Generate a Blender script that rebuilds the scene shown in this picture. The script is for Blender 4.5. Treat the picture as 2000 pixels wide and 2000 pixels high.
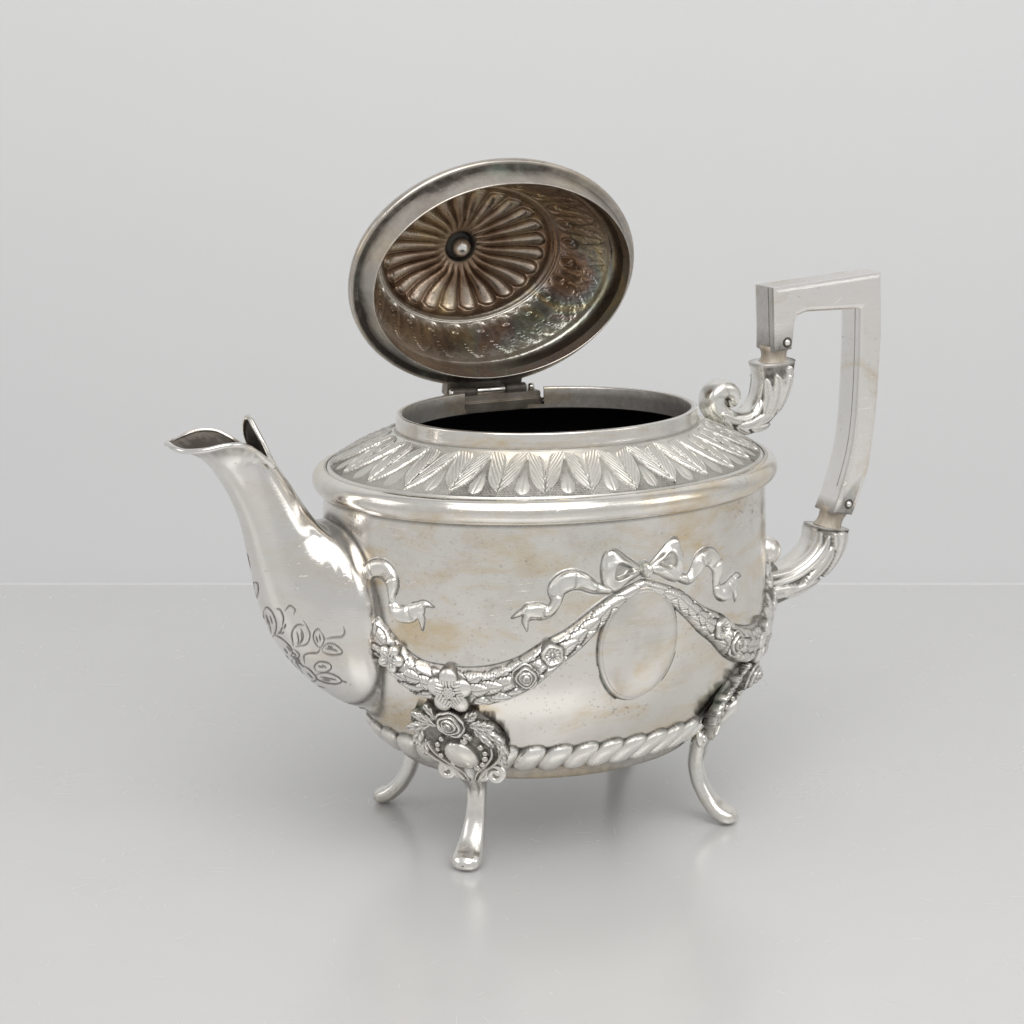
import bpy, math
import numpy as np
from mathutils import Matrix, Vector

for _o in list(bpy.data.objects):
    bpy.data.objects.remove(_o)
CM = 0.01                      # everything below is written in centimetres
sc = bpy.context.scene
col = sc.collection

# ------------------------------------------------------------------ camera
FPX, PITCH, AZ = 4175.6, 0.2305, 0.4591
FW = np.array([math.sin(AZ), math.cos(AZ), 0.0])          # horizontal view direction
RT = np.array([math.cos(AZ), -math.sin(AZ), 0.0])
UPZ = np.array([0.0, 0.0, 1.0])
CAM = -78.2665 * FW - 1.3415 * RT + 30.3731 * UPZ
CF = FW * math.cos(PITCH) - UPZ * math.sin(PITCH)
CU = np.cross(RT, CF)
cd = bpy.data.cameras.new('camera')
cam = bpy.data.objects.new('camera', cd)
col.objects.link(cam)
cd.sensor_width = 36.0
cd.lens = FPX / 2000.0 * 36.0
cd.clip_start, cd.clip_end = 0.02, 60.0
M = Matrix.Identity(4)
for i in range(3):
    M[i][0], M[i][1], M[i][2], M[i][3] = RT[i], CU[i], -CF[i], CAM[i] * CM
cam.matrix_world = M
cd.dof.use_dof = True
cd.dof.focus_distance = 0.76
cd.dof.aperture_fstop = 64.0
sc.camera = cam


def to_px(P):
    d = P - CAM
    z = d @ CF
    return 1000 + FPX * (d @ RT) / z, 1000 - FPX * (d @ CU) / z


def studio(r, f, u):
    return r * RT + f * FW + u * UPZ


# ------------------------------------------------------------------ light
world = bpy.data.worlds.new('World')
sc.world = world
world.use_nodes = True
bg = world.node_tree.nodes['Background']
bg.inputs['Color'].default_value = (1.0, 0.997, 0.99, 1)
bg.inputs['Strength'].default_value = 0.57


def softbox(name, pos, target, w, h, power, colr=(1, 0.985, 0.965)):
    ld = bpy.data.lights.new(name, 'AREA')
    ld.shape = 'RECTANGLE'
    ld.size, ld.size_y, ld.energy, ld.color = w, h, power, colr
    o = bpy.data.objects.new(name, ld)
    col.objects.link(o)
    o.location = Vector(pos) * CM
    o.rotation_euler = (Vector(target) - Vector(pos)).to_track_quat('-Z', 'Y').to_euler()
    return o


softbox('softbox_key', studio(15, -80, 112), studio(0, 32, 5), 1.2, 0.8, 10.0)
softbox('softbox_overhead', studio(5, -18, 125), studio(0, 5, 8), 0.7, 0.5, 1.5)
softbox('softbox_side', studio(125, -55, 80), studio(0, 0, 10), 0.6, 0.8, 1.8)
softbox('softbox_side', studio(-130, -40, 85), studio(0, 0, 10), 0.6, 0.8, 1.4)

sc.view_settings.view_transform = 'Standard'
sc.view_settings.look = 'None'
sc.view_settings.exposure = 0.05
sc.view_settings.gamma = 1.0
sc.view_settings.use_curve_mapping = False
sc.render.engine = 'CYCLES'
sc.cycles.use_denoising = True
sc.cycles.max_bounces = 12
sc.cycles.glossy_bounces = 8
sc.cycles.sample_clamp_indirect = 6.0
sc.render.film_transparent = False


# ------------------------------------------------------------------ materials
class NT:
    def __init__(self, name):
        self.m = bpy.data.materials.new(name)
        self.m.use_nodes = True
        self.t = self.m.node_tree
        self.n = self.t.nodes
        self.b = self.n['Principled BSDF']

    def node(self, typ, **kw):
        x = self.n.new(typ)
        for k, v in kw.items():
            setattr(x, k, v)
        return x

    def set(self, sock, v):
        if hasattr(v, 'is_linked') or isinstance(v, bpy.types.NodeSocket):
            self.t.links.new(v, sock)
        elif isinstance(v, (tuple, list)) and len(v) == 3 and sock.type == 'RGBA':
            sock.default_value = (*v, 1)
        else:
            sock.default_value = v

    def coord(self, scale=(1, 1, 1), rot=(0, 0, 0)):
        tc = self.node('ShaderNodeTexCoord')
        mp = self.node('ShaderNodeMapping')
        self.t.links.new(tc.outputs['Object'], mp.inputs['Vector'])
        mp.inputs['Scale'].default_value = scale
        mp.inputs['Rotation'].default_value = rot
        return mp.outputs['Vector']

    def noise(self, vec, scale, detail=4, rough=0.55, dist=0.0):
        x = self.node('ShaderNodeTexNoise')
        self.t.links.new(vec, x.inputs['Vector'])
        x.inputs['Scale'].default_value = scale
        x.inputs['Detail'].default_value = detail
        x.inputs['Roughness'].default_value = rough
        x.inputs['Distortion'].default_value = dist
        return x.outputs['Fac']

    def mapr(self, v, a, b, c=0.0, d=1.0):
        x = self.node('ShaderNodeMapRange')
        x.clamp = True
        self.set(x.inputs['Value'], v)
        for k, q in zip(('From Min', 'From Max', 'To Min', 'To Max'), (a, b, c, d)):
            x.inputs[k].default_value = q
        return x.outputs['Result']

    def math(self, op, a, b=0.0):
        x = self.node('ShaderNodeMath', operation=op)
        self.set(x.inputs[0], a)
        self.set(x.inputs[1], b)
        return x.outputs[0]

    def mix(self, f, a, b):
        x = self.node('ShaderNodeMix', data_type='RGBA')
        self.set(x.inputs[0], f)
        self.set(x.inputs[6], a)
        self.set(x.inputs[7], b)
        return x.outputs[2]

    def ramp(self, f, stops):
        x = self.node('ShaderNodeValToRGB')
        self.set(x.inputs['Fac'], f)
        e = x.color_ramp.elements
        while len(e) > 1:
            e.remove(e[-1])
        e[0].position, e[0].color = stops[0][0], (*stops[0][1], 1)
        for p, c in stops[1:]:
            q = e.new(p)
            q.color = (*c, 1)
        return x.outputs['Color']

    def attr(self, name):
        x = self.node('ShaderNodeAttribute', attribute_name=name)
        return x.outputs['Fac']

    def bump(self, h, dist, strength=1.0, normal=None):
        x = self.node('ShaderNodeBump')
        self.set(x.inputs['Height'], h)
        x.inputs['Distance'].default_value = dist
        x.inputs['Strength'].default_value = strength
        if normal is not None:
            self.t.links.new(normal, x.inputs['Normal'])
        return x.outputs['Normal']


def silver(name, base=(0.83, 0.80, 0.755), stain=0.5, rough=(0.13, 0.25), freckle=0.5, grey=0.0, dents=1.0, stretch=2.5, mott=1.0):
    k = NT(name)
    vec = k.coord((1, 1, stretch))
    iso = k.coord()
    # faint warm stains in soft horizontal drifts
    st = k.mapr(k.noise(vec, 24, 8, 0.66, 0.5), 0.50, 0.66)
    c = k.mix(k.math('MULTIPLY', st, stain), base, (0.74, 0.61, 0.42))
    st2 = k.mapr(k.noise(iso, 17, 5, 0.6, 0.3), 0.5, 0.8)
    c = k.mix(k.math('MULTIPLY', st2, 0.5 * mott), c, (0.60, 0.62, 0.57))
    st3 = k.mapr(k.noise(iso, 75, 6, 0.72), 0.52, 0.7)
    c = k.mix(k.math('MULTIPLY', st3, 0.35 * mott), c, (0.60, 0.53, 0.46))
    if grey:
        g = k.mapr(k.noise(iso, 90, 6, 0.7), 0.35, 0.7)
        c = k.mix(k.math('MULTIPLY', g, grey), c, (0.20, 0.16, 0.125))
    # tiny pits and spots
    fr = k.mapr(k.noise(iso, 620, 3, 0.6), 0.62, 0.70)
    fz = k.mapr(k.noise(iso, 48, 5, 0.75), 0.50, 0.68)
    spots = k.math('MULTIPLY', k.math('MULTIPLY', fr, fz), freckle)
    pat = k.attr('patina')
    pn = k.mapr(k.noise(iso, 330, 4, 0.65), 0.25, 0.72, 0.8, 1.25)
    pat = k.math('MINIMUM', k.math('MULTIPLY', pat, pn), 1.0)
    pcol = k.ramp(k.noise(iso, 75, 3, 0.5), [(0.3, (0.045, 0.034, 0.027)), (0.54, (0.065, 0.053, 0.044)), (0.72, (0.13, 0.155, 0.125))])
    c = k.mix(k.math('MAXIMUM', pat, spots), c, pcol)
    k.set(k.b.inputs['Base Color'], c)
    k.set(k.b.inputs['Metallic'], k.math('SUBTRACT', 1.0, k.math('MULTIPLY', pat, 0.7)))
    scr = None
    for ang, tl_ in ((0.25, 0.0), (-0.5, 0.6), (1.1, 0.3)):
        m2 = k.node('ShaderNodeMapping')
        k.t.links.new(k.coord((1, 1, 1), (ang, tl_, ang)), m2.inputs['Vector'])
        m2.inputs['Scale'].default_value = (1.0, 1.0, 26.0)
        q_ = k.mapr(k.noise(m2.outputs['Vector'], 70, 3, 0.7, 0.05), 0.66, 0.71)
        q_ = k.math('MULTIPLY', q_, k.mapr(k.noise(iso, 33 + 20 * ang, 3, 0.6), 0.46, 0.6))
        scr = q_ if scr is None else k.math('MAXIMUM', scr, q_)
    rn = k.mapr(k.noise(vec, 42, 6, 0.65), 0.3, 0.75, rough[0], rough[1])
    rn = k.math('MINIMUM', k.math('ADD', k.math('ADD', rn, k.math('MULTIPLY', scr, 0.08)), k.math('MULTIPLY', pat, 0.25)), 0.9)
    k.set(k.b.inputs['Roughness'], rn)
    # hand-raised sheet: shallow unevenness, then polishing marks
    b1 = k.bump(k.noise(iso, 22, 2, 0.5), 0.0011 * dents, 1.0)
    b2 = k.bump(k.noise(k.coord((1, 1, 9), (0.0, 0.12, 0)), 210, 4, 0.7), 0.00003, 1.0, b1)
    b3 = k.bump(k.math('ADD', spots, k.math('MULTIPLY', scr, 0.25)), -0.0001, 1.0, b2)
    k.set(k.b.inputs['Normal'], b3)
    return k.m


M_SIL = silver('worn_silver', stain=0.95)
M_REL = silver('relief_silver', base=(0.88, 0.86, 0.825), stain=0.15, rough=(0.2, 0.32), freckle=0.3, dents=0.4)
M_LEAF = silver('chased_silver', base=(0.79, 0.77, 0.72), stain=0.15, rough=(0.24, 0.36), freckle=0.4, dents=0.4)
M_SPOUT = silver('spout_silver', base=(0.82, 0.80, 0.775), stain=0.3, rough=(0.09, 0.18), freckle=0.5, dents=0.8, mott=0.6)
M_GRIP = silver('grip_silver', base=(0.93, 0.905, 0.875), stain=0.8, mott=0.35, rough=(0.16, 0.26), freckle=0.7, dents=0.7, stretch=1.0)
M_LEG = silver('leg_silver', base=(0.85, 0.83, 0.795), stain=0.2, rough=(0.16, 0.28), freckle=0.95, dents=0.6)
M_CAST = silver('cast_silver', base=(0.84, 0.81, 0.77), stain=0.1, rough=(0.16, 0.3), freckle=0.6, grey=0.35, dents=0.3)
M_DARKS = silver('dull_silver', base=(0.56, 0.52, 0.47), stain=0.3, rough=(0.26, 0.42), freckle=0.8, grey=0.75, dents=0.4)


M_RIM = silver('lid_rim_silver', base=(0.62, 0.58, 0.53), stain=0.5, rough=(0.2, 0.34), freckle=0.9, grey=0.5, dents=0.5)


def simple(name, colr, rough, metal=0.0):
    k = NT(name)
    k.set(k.b.inputs['Base Color'], colr)
    k.set(k.b.inputs['Roughness'], rough)
    k.set(k.b.inputs['Metallic'], metal)
    return k


def lid_inside():
    k = NT('tarnished_lid_silver')
    iso = k.coord()
    n1 = k.noise(iso, 38, 7, 0.65, 0.8)
    c = k.ramp(n1, [(0.28, (0.15, 0.095, 0.062)), (0.42, (0.28, 0.19, 0.13)), (0.52, (0.38, 0.285, 0.21)), (0.6, (0.49, 0.38, 0.24)), (0.72, (0.31, 0.225, 0.17))])
    n2 = k.noise(iso, 21, 4, 0.6, 1.6)
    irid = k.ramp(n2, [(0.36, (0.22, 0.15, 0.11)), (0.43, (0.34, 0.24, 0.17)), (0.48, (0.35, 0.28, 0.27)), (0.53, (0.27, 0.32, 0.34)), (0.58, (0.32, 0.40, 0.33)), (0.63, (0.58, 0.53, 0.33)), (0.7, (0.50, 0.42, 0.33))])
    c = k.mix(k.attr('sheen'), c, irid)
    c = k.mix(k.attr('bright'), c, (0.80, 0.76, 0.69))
    fr = k.mapr(k.noise(iso, 560, 4, 0.65), 0.56, 0.72)
    c = k.mix(k.math('MULTIPLY', fr, 0.5), c, (0.10, 0.07, 0.05))
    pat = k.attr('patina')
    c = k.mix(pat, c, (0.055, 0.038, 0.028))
    k.set(k.b.inputs['Base Color'], c)
    k.set(k.b.inputs['Metallic'], 0.92)
    k.set(k.b.inputs['Roughness'], k.mapr(k.noise(iso, 120, 5, 0.6), 0.3, 0.7, 0.22, 0.42))
    b = k.bump(k.noise(iso, 330, 5, 0.6), 0.00022, 1.0)
    k.set(k.b.inputs['Normal'], b)
    return k.m


M_LIDIN = lid_inside()
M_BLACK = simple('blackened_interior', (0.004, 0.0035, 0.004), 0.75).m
_k = simple('ivory_insulator', (0.50, 0.43, 0.34), 0.45)
_v = _k.coord((1, 1, 0.2))
_k.set(_k.b.inputs['Base Color'], _k.ramp(_k.noise(_v, 420, 4, 0.6), [(0.3, (0.30, 0.25, 0.19)), (0.7, (0.48, 0.43, 0.36))]))
M_IVORY = _k.m


def table_material():
    k = NT('grey_table_laminate')
    iso = k.coord()
    base = k.mix(k.mapr(k.noise(iso, 3.0, 4, 0.5), 0.3, 0.7), (0.595, 0.595, 0.592), (0.617, 0.617, 0.615))
    mott = k.mapr(k.noise(iso, 26, 5, 0.65), 0.45, 0.7)
    base = k.mix(k.math('MULTIPLY', mott, 0.12), base, (0.56, 0.55, 0.535))
    scr = None
    for ang, sc_, lo in ((0.5, 7.0, 0.70), (1.25, 6.0, 0.705), (-0.35, 8.0, 0.71), (2.0, 6.5, 0.71), (1.6, 9, 0.7)):
        m2 = k.node('ShaderNodeMapping')
        k.t.links.new(k.coord((1, 1, 1), (0, 0, ang)), m2.inputs['Vector'])
        m2.inputs['Scale'].default_value = (1.0, 30.0, 1.0)
        s = k.mapr(k.noise(m2.outputs['Vector'], sc_ * 3.2, 3, 0.75, 0.06), lo - 0.04, lo + 0.02)
        g = k.mapr(k.noise(iso, 16 + 3 * ang, 3, 0.6), 0.5, 0.64)
        s = k.math('MULTIPLY', s, g)
        scr = s if scr is None else k.math('MAXIMUM', scr, s)
    base = k.mix(k.math('MULTIPLY', scr, 0.2), base, (0.80, 0.79, 0.77))
    k.set(k.b.inputs['Base Color'], base)
    r = k.mapr(k.noise(iso, 14, 5, 0.6), 0.3, 0.7, 0.20, 0.28)
    r = k.math('ADD', r, k.math('MULTIPLY', scr, 0.15))
    k.set(k.b.inputs['Roughness'], r)
    k.b.inputs['Metallic'].default_value = 0.12
    b = k.bump(k.noise(iso, 700, 3, 0.6), 0.00003, 1.0)
    b = k.bump(scr, -0.00006, 1.0, b)
    k.set(k.b.inputs['Normal'], b)
    return k.m


M_TABLE = table_material()
_k = simple('grey_backdrop_paper', (0.63, 0.63, 0.63), 0.9)
_k.set(_k.b.inputs['Base Color'], _k.mix(_k.mapr(_k.noise(_k.coord(), 2.2, 4, 0.5), 0.3, 0.7), (0.665, 0.672, 0.68), (0.685, 0.69, 0.696)))
M_WALL = _k.m

# ------------------------------------------------------------------ mesh helpers


def link(name, me, mat, parent):
    o = bpy.data.objects.new(name, me)
    col.objects.link(o)
    if mat is not None and not me.materials:
        me.materials.append(mat)
    if parent is not None:
        o.parent = parent
    return o


def raw_mesh(name, V, Q, smooth=True, attrs=None):
    me = bpy.data.meshes.new(name)
    V = np.ascontiguousarray(V, dtype=np.float32) * np.float32(CM)
    Q = np.ascontiguousarray(Q, dtype=np.int32)
    nq, k = Q.shape
    me.vertices.add(len(V))
    me.vertices.foreach_set('co', V.ravel())
    me.loops.add(nq * k)
    me.loops.foreach_set('vertex_index', Q.ravel())
    me.polygons.add(nq)
    me.polygons.foreach_set('loop_start', np.arange(0, nq * k, k, dtype=np.int32))
    me.polygons.foreach_set('loop_total', np.full(nq, k, dtype=np.int32))
    me.polygons.foreach_set('use_smooth', np.full(nq, smooth))
    for a, arr in (attrs or {}).items():
        at = me.attributes.new(a, 'FLOAT', 'POINT')
        at.data.foreach_set('value', np.clip(np.asarray(arr, dtype=np.float32).ravel(), 0, 1))
    me.update(calc_edges=True)
    return me


def grid_mesh(name, P, mat, parent, cu=False, keep=None, flip=False, **attrs):
    """P[nv, nu, 3]; cu closes the u direction; keep[nv-1, nu(-1)] masks cells."""
    nv, nu = P.shape[:2]
    idx = np.arange(nv * nu).reshape(nv, nu)
    r = np.concatenate([idx, idx[:, :1]], 1) if cu else idx
    Q = np.stack([r[:-1, :-1], r[:-1, 1:], r[1:, 1:], r[1:, :-1]], -1)
    if keep is not None:
        Q = Q[keep]
    Q = Q.reshape(-1, 4)
    if flip:
        Q = Q[:, ::-1]
    V = P.reshape(-1, 3)
    A = {a: np.broadcast_to(x, P.shape[:2]).reshape(-1) for a, x in attrs.items()}
    if keep is not None:
        used = np.zeros(len(V), bool)
        used[Q.ravel()] = True
        remap = np.cumsum(used) - 1
        Q = remap[Q]
        V = V[used]
        A = {a: x[used] for a, x in A.items()}
    return link(name, raw_mesh(name, V, Q, True, A), mat, parent)


def spline(pts, n, closed=False):
    p = np.asarray(pts, float)
    m = len(p)
    segs = m if closed else m - 1
    out = []
    tt = np.linspace(0, segs, n, endpoint=not closed)
    for t in tt:
        i = min(int(t), segs - 1)
        f = t - i
        if closed:
            a, b, c, d = p[(i - 1) % m], p[i % m], p[(i + 1) % m], p[(i + 2) % m]
        else:
            b, c = p[i], p[i + 1]
            a = p[i - 1] if i > 0 else 2 * b - c
            d = p[i + 2] if i + 2 < m else 2 * c - b
        out.append(0.5 * ((2 * b) + (c - a) * f + (2 * a - 5 * b + 4 * c - d) * f * f + (3 * b - a - 3 * c + d) * f ** 3))
    return np.array(out)


def sstep(a, b, x):
    t = np.clip((x - a) / (b - a), 0, 1)
    return t * t * (3 - 2 * t)


def sd_poly(x, y, poly):
    d = np.full(x.shape, 1e9)
    ins = np.zeros(x.shape, bool)
    q = np.asarray(poly, float)
    for i in range(len(q)):
        a, b = q[i], q[(i + 1) % len(q)]
        e = b - a
        wx, wy = x - a[0], y - a[1]
        t = np.clip((wx * e[0] + wy * e[1]) / (e @ e + 1e-12), 0, 1)
        d = np.minimum(d, np.hypot(wx - e[0] * t, wy - e[1] * t))
        c = ((a[1] <= y) & (b[1] > y)) | ((b[1] <= y) & (a[1] > y))
        if abs(e[1]) > 1e-12:
            ins ^= c & (x < a[0] + (y - a[1]) / e[1] * e[0])
    return np.where(ins, -d, d)


def sd_line(x, y, pts, rad):
    """signed distance to a polyline with changing radius; also arc position and lateral offset"""
    p = np.asarray(pts, float)
    r = np.broadcast_to(np.asarray(rad, float), (len(p),))
    L = np.concatenate([[0], np.cumsum(np.hypot(*(p[1:] - p[:-1]).T))])
    best = np.full(x.shape, 1e9)
    arc = np.zeros(x.shape)
    lat = np.zeros(x.shape)
    hw = np.ones(x.shape)
    for i in range(len(p) - 1):
        e = p[i + 1] - p[i]
        l = np.hypot(*e) + 1e-12
        wx, wy = x - p[i, 0], y - p[i, 1]
        t = np.clip((wx * e[0] + wy * e[1]) / (l * l), 0, 1)
        dx, dy = wx - e[0] * t, wy - e[1] * t
        rr = r[i] + (r[i + 1] - r[i]) * t
        d = np.hypot(dx, dy) - rr
        s = d < best
        best = np.where(s, d, best)
        arc = np.where(s, L[i] + t * l, arc)
        lat = np.where(s, (e[0] * wy - e[1] * wx) / l, lat)
        hw = np.where(s, rr, hw)
    return best, arc, lat, hw


def edge_apron(d, h, pat, w=0.055, dark=0.9, lift=0.0):
    """outside a relief's outline: a thin dark chased line, then the patch dives under the wall"""
    ap = np.where(d < w, 0.006, 0.006 - (d - w) * 0.5)
    hh = np.where(d < 0, np.maximum(h, 0.006), ap) + lift
    pp = np.where(d < 0, pat, dark * (1 - np.clip(d / w, 0, 1) ** 2))
    return hh, pp


def relief(name, surf, u0, u1, v0, v1, res, hf, mat, parent, horiz=False, cut=-0.012, sub=False):
    nu = max(4, int((u1 - u0) / res) + 1)
    nv = max(4, int(abs(v1 - v0) / res) + 1)
    U, V = np.meshgrid(np.linspace(u0, u1, nu), np.linspace(v0, v1, nv))
    P = surf(U, V)
    Pu = np.gradient(P, axis=1)
    Pv = np.gradient(P, axis=0)
    N = np.cross(Pu, Pv)
    if horiz:
        N[..., 2] = 0
    N /= np.linalg.norm(N, axis=-1, keepdims=True) + 1e-12
    out = P * np.array([1, 1, 0])
    s = np.sign((N * out).sum(-1))
    N *= s[..., None]
    H, pat = hf(U, V)
    k = H > cut
    keep = k[:-1, :-1] | k[1:, :-1] | k[:-1, 1:] | k[1:, 1:]
    if not keep.any():
        return None
    P = P + N * np.maximum(H, -0.05)[..., None]
    return grid_mesh(name, P, mat, parent, keep=keep, patina=pat)


def frames(path):
    T = np.gradient(path, axis=0)
    T /= np.linalg.norm(T, axis=1, keepdims=True)
    return T


def sweep_xz(name, path, ra, rb, mat, parent, nseg=32, expo=2.0, y0=0.0, pat=None, disp=None, nsub=80, cap=True):
    """sweep a (super)elliptic section along a path in the X-Z plane; ra in the plane, rb across it"""
    path = np.asarray(path, float)
    c = spline(np.column_stack([path, ra, rb]), nsub)
    xy, ra, rb = c[:, :2], c[:, 2], c[:, 3]
    T = frames(xy)
    Nn = np.stack([-T[:, 1], T[:, 0]], 1)
    th = np.linspace(0, 2 * np.pi, nseg, endpoint=False)
    cs, sn = np.cos(th), np.sin(th)
    cs = np.sign(cs) * np.abs(cs) ** (2 / expo)
    sn = np.sign(sn) * np.abs(sn) ** (2 / expo)
    aa = np.linspace(0, 1, nsub)
    D = disp(aa[:, None], th[None, :]) if disp else np.zeros((nsub, nseg))
    f = 1 + D
    X = xy[:, 0][:, None] + Nn[:, 0][:, None] * (ra[:, None] * cs[None] * f)
    Z = xy[:, 1][:, None] + Nn[:, 1][:, None] * (ra[:, None] * cs[None] * f)
    Y = y0 + rb[:, None] * sn[None] * f
    P = np.stack([X, Y, Z], -1)
    if cap:
        a = np.repeat(P[:1].mean(1, keepdims=True), nseg, 1)
        b = np.repeat(P[-1:].mean(1, keepdims=True), nseg, 1)
        P = np.concatenate([a, P[:1] * 0.5 + a * 0.5, P, P[-1:] * 0.5 + b * 0.5, b], 0)
    pa = np.zeros(P.shape[:2])
    if pat is not None:
        v = pat(aa[:, None], th[None, :])
        pa[2:-2] = v if cap else 0
    return grid_mesh(name, P, mat, parent, cu=True, patina=pa)


def tube3(name, pts, rad, mat, parent, nseg=16, n=60, pat=0.0):
    c = spline(np.column_stack([np.asarray(pts, float), np.broadcast_to(rad, (len(pts),))]), n)
    p, r = c[:, :3], c[:, 3]
    T = frames(p)
    ref = np.array([0.0, 0.0, 1.0])
    if abs(T[0] @ ref) > 0.9:
        ref = np.array([1.0, 0.0, 0.0])
    a = np.cross(T[0], ref)
    A = []
    for t in T:
        a = a - (a @ t) * t
        a /= np.linalg.norm(a)
        A.append(a.copy())
    A = np.array(A)
    B = np.cross(T, A)
    th = np.linspace(0, 2 * np.pi, nseg, endpoint=False)
    P = p[:, None] + r[:, None, None] * (np.cos(th)[None, :, None] * A[:, None] + np.sin(th)[None, :, None] * B[:, None])
    e0 = np.repeat(p[:1, None] - T[:1, None] * r[0] * 0.5, nseg, 1)
    e1 = np.repeat(p[-1:, None] + T[-1:, None] * r[-1] * 0.5, nseg, 1)
    P = np.concatenate([e0, P, e1], 0)
    return grid_mesh(name, P, mat, parent, cu=True, patina=np.full(P.shape[:2], pat))


def lathe_axis(name, origin, axis, prof, mat, parent, nseg=32, pat=None):
    """revolve (radius, height) about an axis"""
    ax = np.asarray(axis, float)
    ax /= np.linalg.norm(ax)
    ref = np.array([0, 0, 1.0]) if abs(ax[2]) < 0.9 else np.array([1.0, 0, 0])
    a = np.cross(ax, ref)
    a /= np.linalg.norm(a)
    b = np.cross(ax, a)
    pr = np.asarray(prof, float)
    th = np.linspace(0, 2 * np.pi, nseg, endpoint=False)
    P = np.asarray(origin, float) + pr[:, 1][:, None, None] * ax + pr[:, 0][:, None, None] * (np.cos(th)[None, :, None] * a + np.sin(th)[None, :, None] * b)
    pp = np.zeros(len(pr)) if pat is None else np.asarray(pat, float)
    return grid_mesh(name, P, mat, parent, cu=True, patina=np.repeat(pp[:, None], nseg, 1))


def dome_prof(r, h, n=8, skirt=0.05):
    a = np.linspace(0, np.pi / 2, n)
    return [(r, -skirt)] + [(max(r * math.cos(x), 1e-4), h * math.sin(x)) for x in a]


def box_mesh(name, lo, hi, mat, parent, bev=0.04, rotm=None, at=(0, 0, 0), pat=0.0):
    import bmesh
    bm = bmesh.new()
    bmesh.ops.create_cube(bm, size=1.0)
    lo, hi = np.array(lo, float), np.array(hi, float)
    for v in bm.verts:
        v.co = Vector(((np.array(v.co) + 0.5) * (hi - lo) + lo))
    bmesh.ops.bevel(bm, geom=list(bm.edges), offset=bev, segments=2, affect='EDGES')
    me = bpy.data.meshes.new(name)
    for v in bm.verts:
        p = np.array(v.co)
        if rotm is not None:
            p = rotm @ p
        v.co = Vector((p + np.array(at)) * CM)
    bm.to_mesh(me)
    bm.free()
    at_ = me.attributes.new('patina', 'FLOAT', 'POINT')
    at_.data.foreach_set('value', np.full(len(me.vertices), pat, dtype=np.float32))
    return link(name, me, mat, parent)


rng = np.random.default_rng(7)

# ------------------------------------------------------------------ setting
EDGE = 34.4        # far edge of the table along the view direction
tp = []
for r_, f_ in ((-150, -110), (150, -110), (150, EDGE), (-150, EDGE)):
    tp.append(studio(r_, f_, 0))
import bmesh as _bm
b = _bm.new()
vs = [b.verts.new(Vector(p * CM)) for p in tp] + [b.verts.new(Vector((p - 3 * UPZ) * CM)) for p in tp]
b.faces.new(vs[:4])
b.faces.new(vs[4:][::-1])
for i in range(4):
    j = (i + 1) % 4
    b.faces.new((vs[i], vs[i + 4], vs[j + 4], vs[j]))
b.normal_update()
_bm.ops.recalc_face_normals(b, faces=b.faces)
_bm.ops.bevel(b, geom=[e for e in b.edges if all(abs(v.co.z) < 1e-6 for v in e.verts)], offset=0.0025, segments=4, affect='EDGES')
me = bpy.data.meshes.new('table_top')
b.to_mesh(me)
b.free()
table = link('table_top', me, M_TABLE, None)
table['kind'] = 'structure'
table['label'] = 'glossy light grey table top with fine scratches under the teapot'

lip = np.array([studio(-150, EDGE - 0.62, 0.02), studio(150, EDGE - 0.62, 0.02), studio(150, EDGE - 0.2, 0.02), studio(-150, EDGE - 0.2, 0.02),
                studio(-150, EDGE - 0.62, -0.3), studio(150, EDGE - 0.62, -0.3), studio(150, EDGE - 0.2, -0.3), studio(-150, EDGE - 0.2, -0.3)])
me = raw_mesh('edge_glint_strip', lip, np.array([[0, 1, 2, 3], [0, 4, 5, 1], [2, 6, 7, 3], [1, 5, 6, 2], [3, 7, 4, 0]]), False)
link('edge_glint_strip', me, simple('painted_edge_glint', (0.67, 0.67, 0.67), 0.4).m, table)  # added strip: the glint along the far table edge as paler colour

wp = [studio(-260, EDGE + 16, -90), studio(260, EDGE + 16, -90), studio(260, EDGE + 16, 240), studio(-260, EDGE + 16, 240)]
me = raw_mesh('backdrop_wall', np.array(wp), np.array([[0, 1, 2, 3]]), False)
wall = link('backdrop_wall', me, M_WALL, None)
wall['kind'] = 'structure'
wall['label'] = 'plain pale grey backdrop wall behind the table'

# ------------------------------------------------------------------ teapot root
pot = bpy.data.objects.new('teapot', None)
col.objects.link(pot)
pot.empty_display_size = 0.05
pot['label'] = 'tarnished silver teapot on four curved legs with its domed lid standing open'
pot['category'] = 'teapot'

# ------------------------------------------------------------------ body surface
WZ = np.array([13.6, 13.2, 12.6, 12.0, 11.2, 10.5, 9.7, 9.0, 8.4, 8.0, 7.5, 7.0, 6.6, 6.2, 5.8, 5.5, 5.1, 4.75, 4.2, 3.75, 3.3])
WA = np.array([8.585, 8.60, 8.63, 8.66, 8.69, 8.71, 8.72, 8.715, 8.69, 8.65, 8.565, 8.43, 8.27, 8.06, 7.80, 7.59, 7.30, 7.03, 6.55, 6.10, 5.75])


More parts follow.
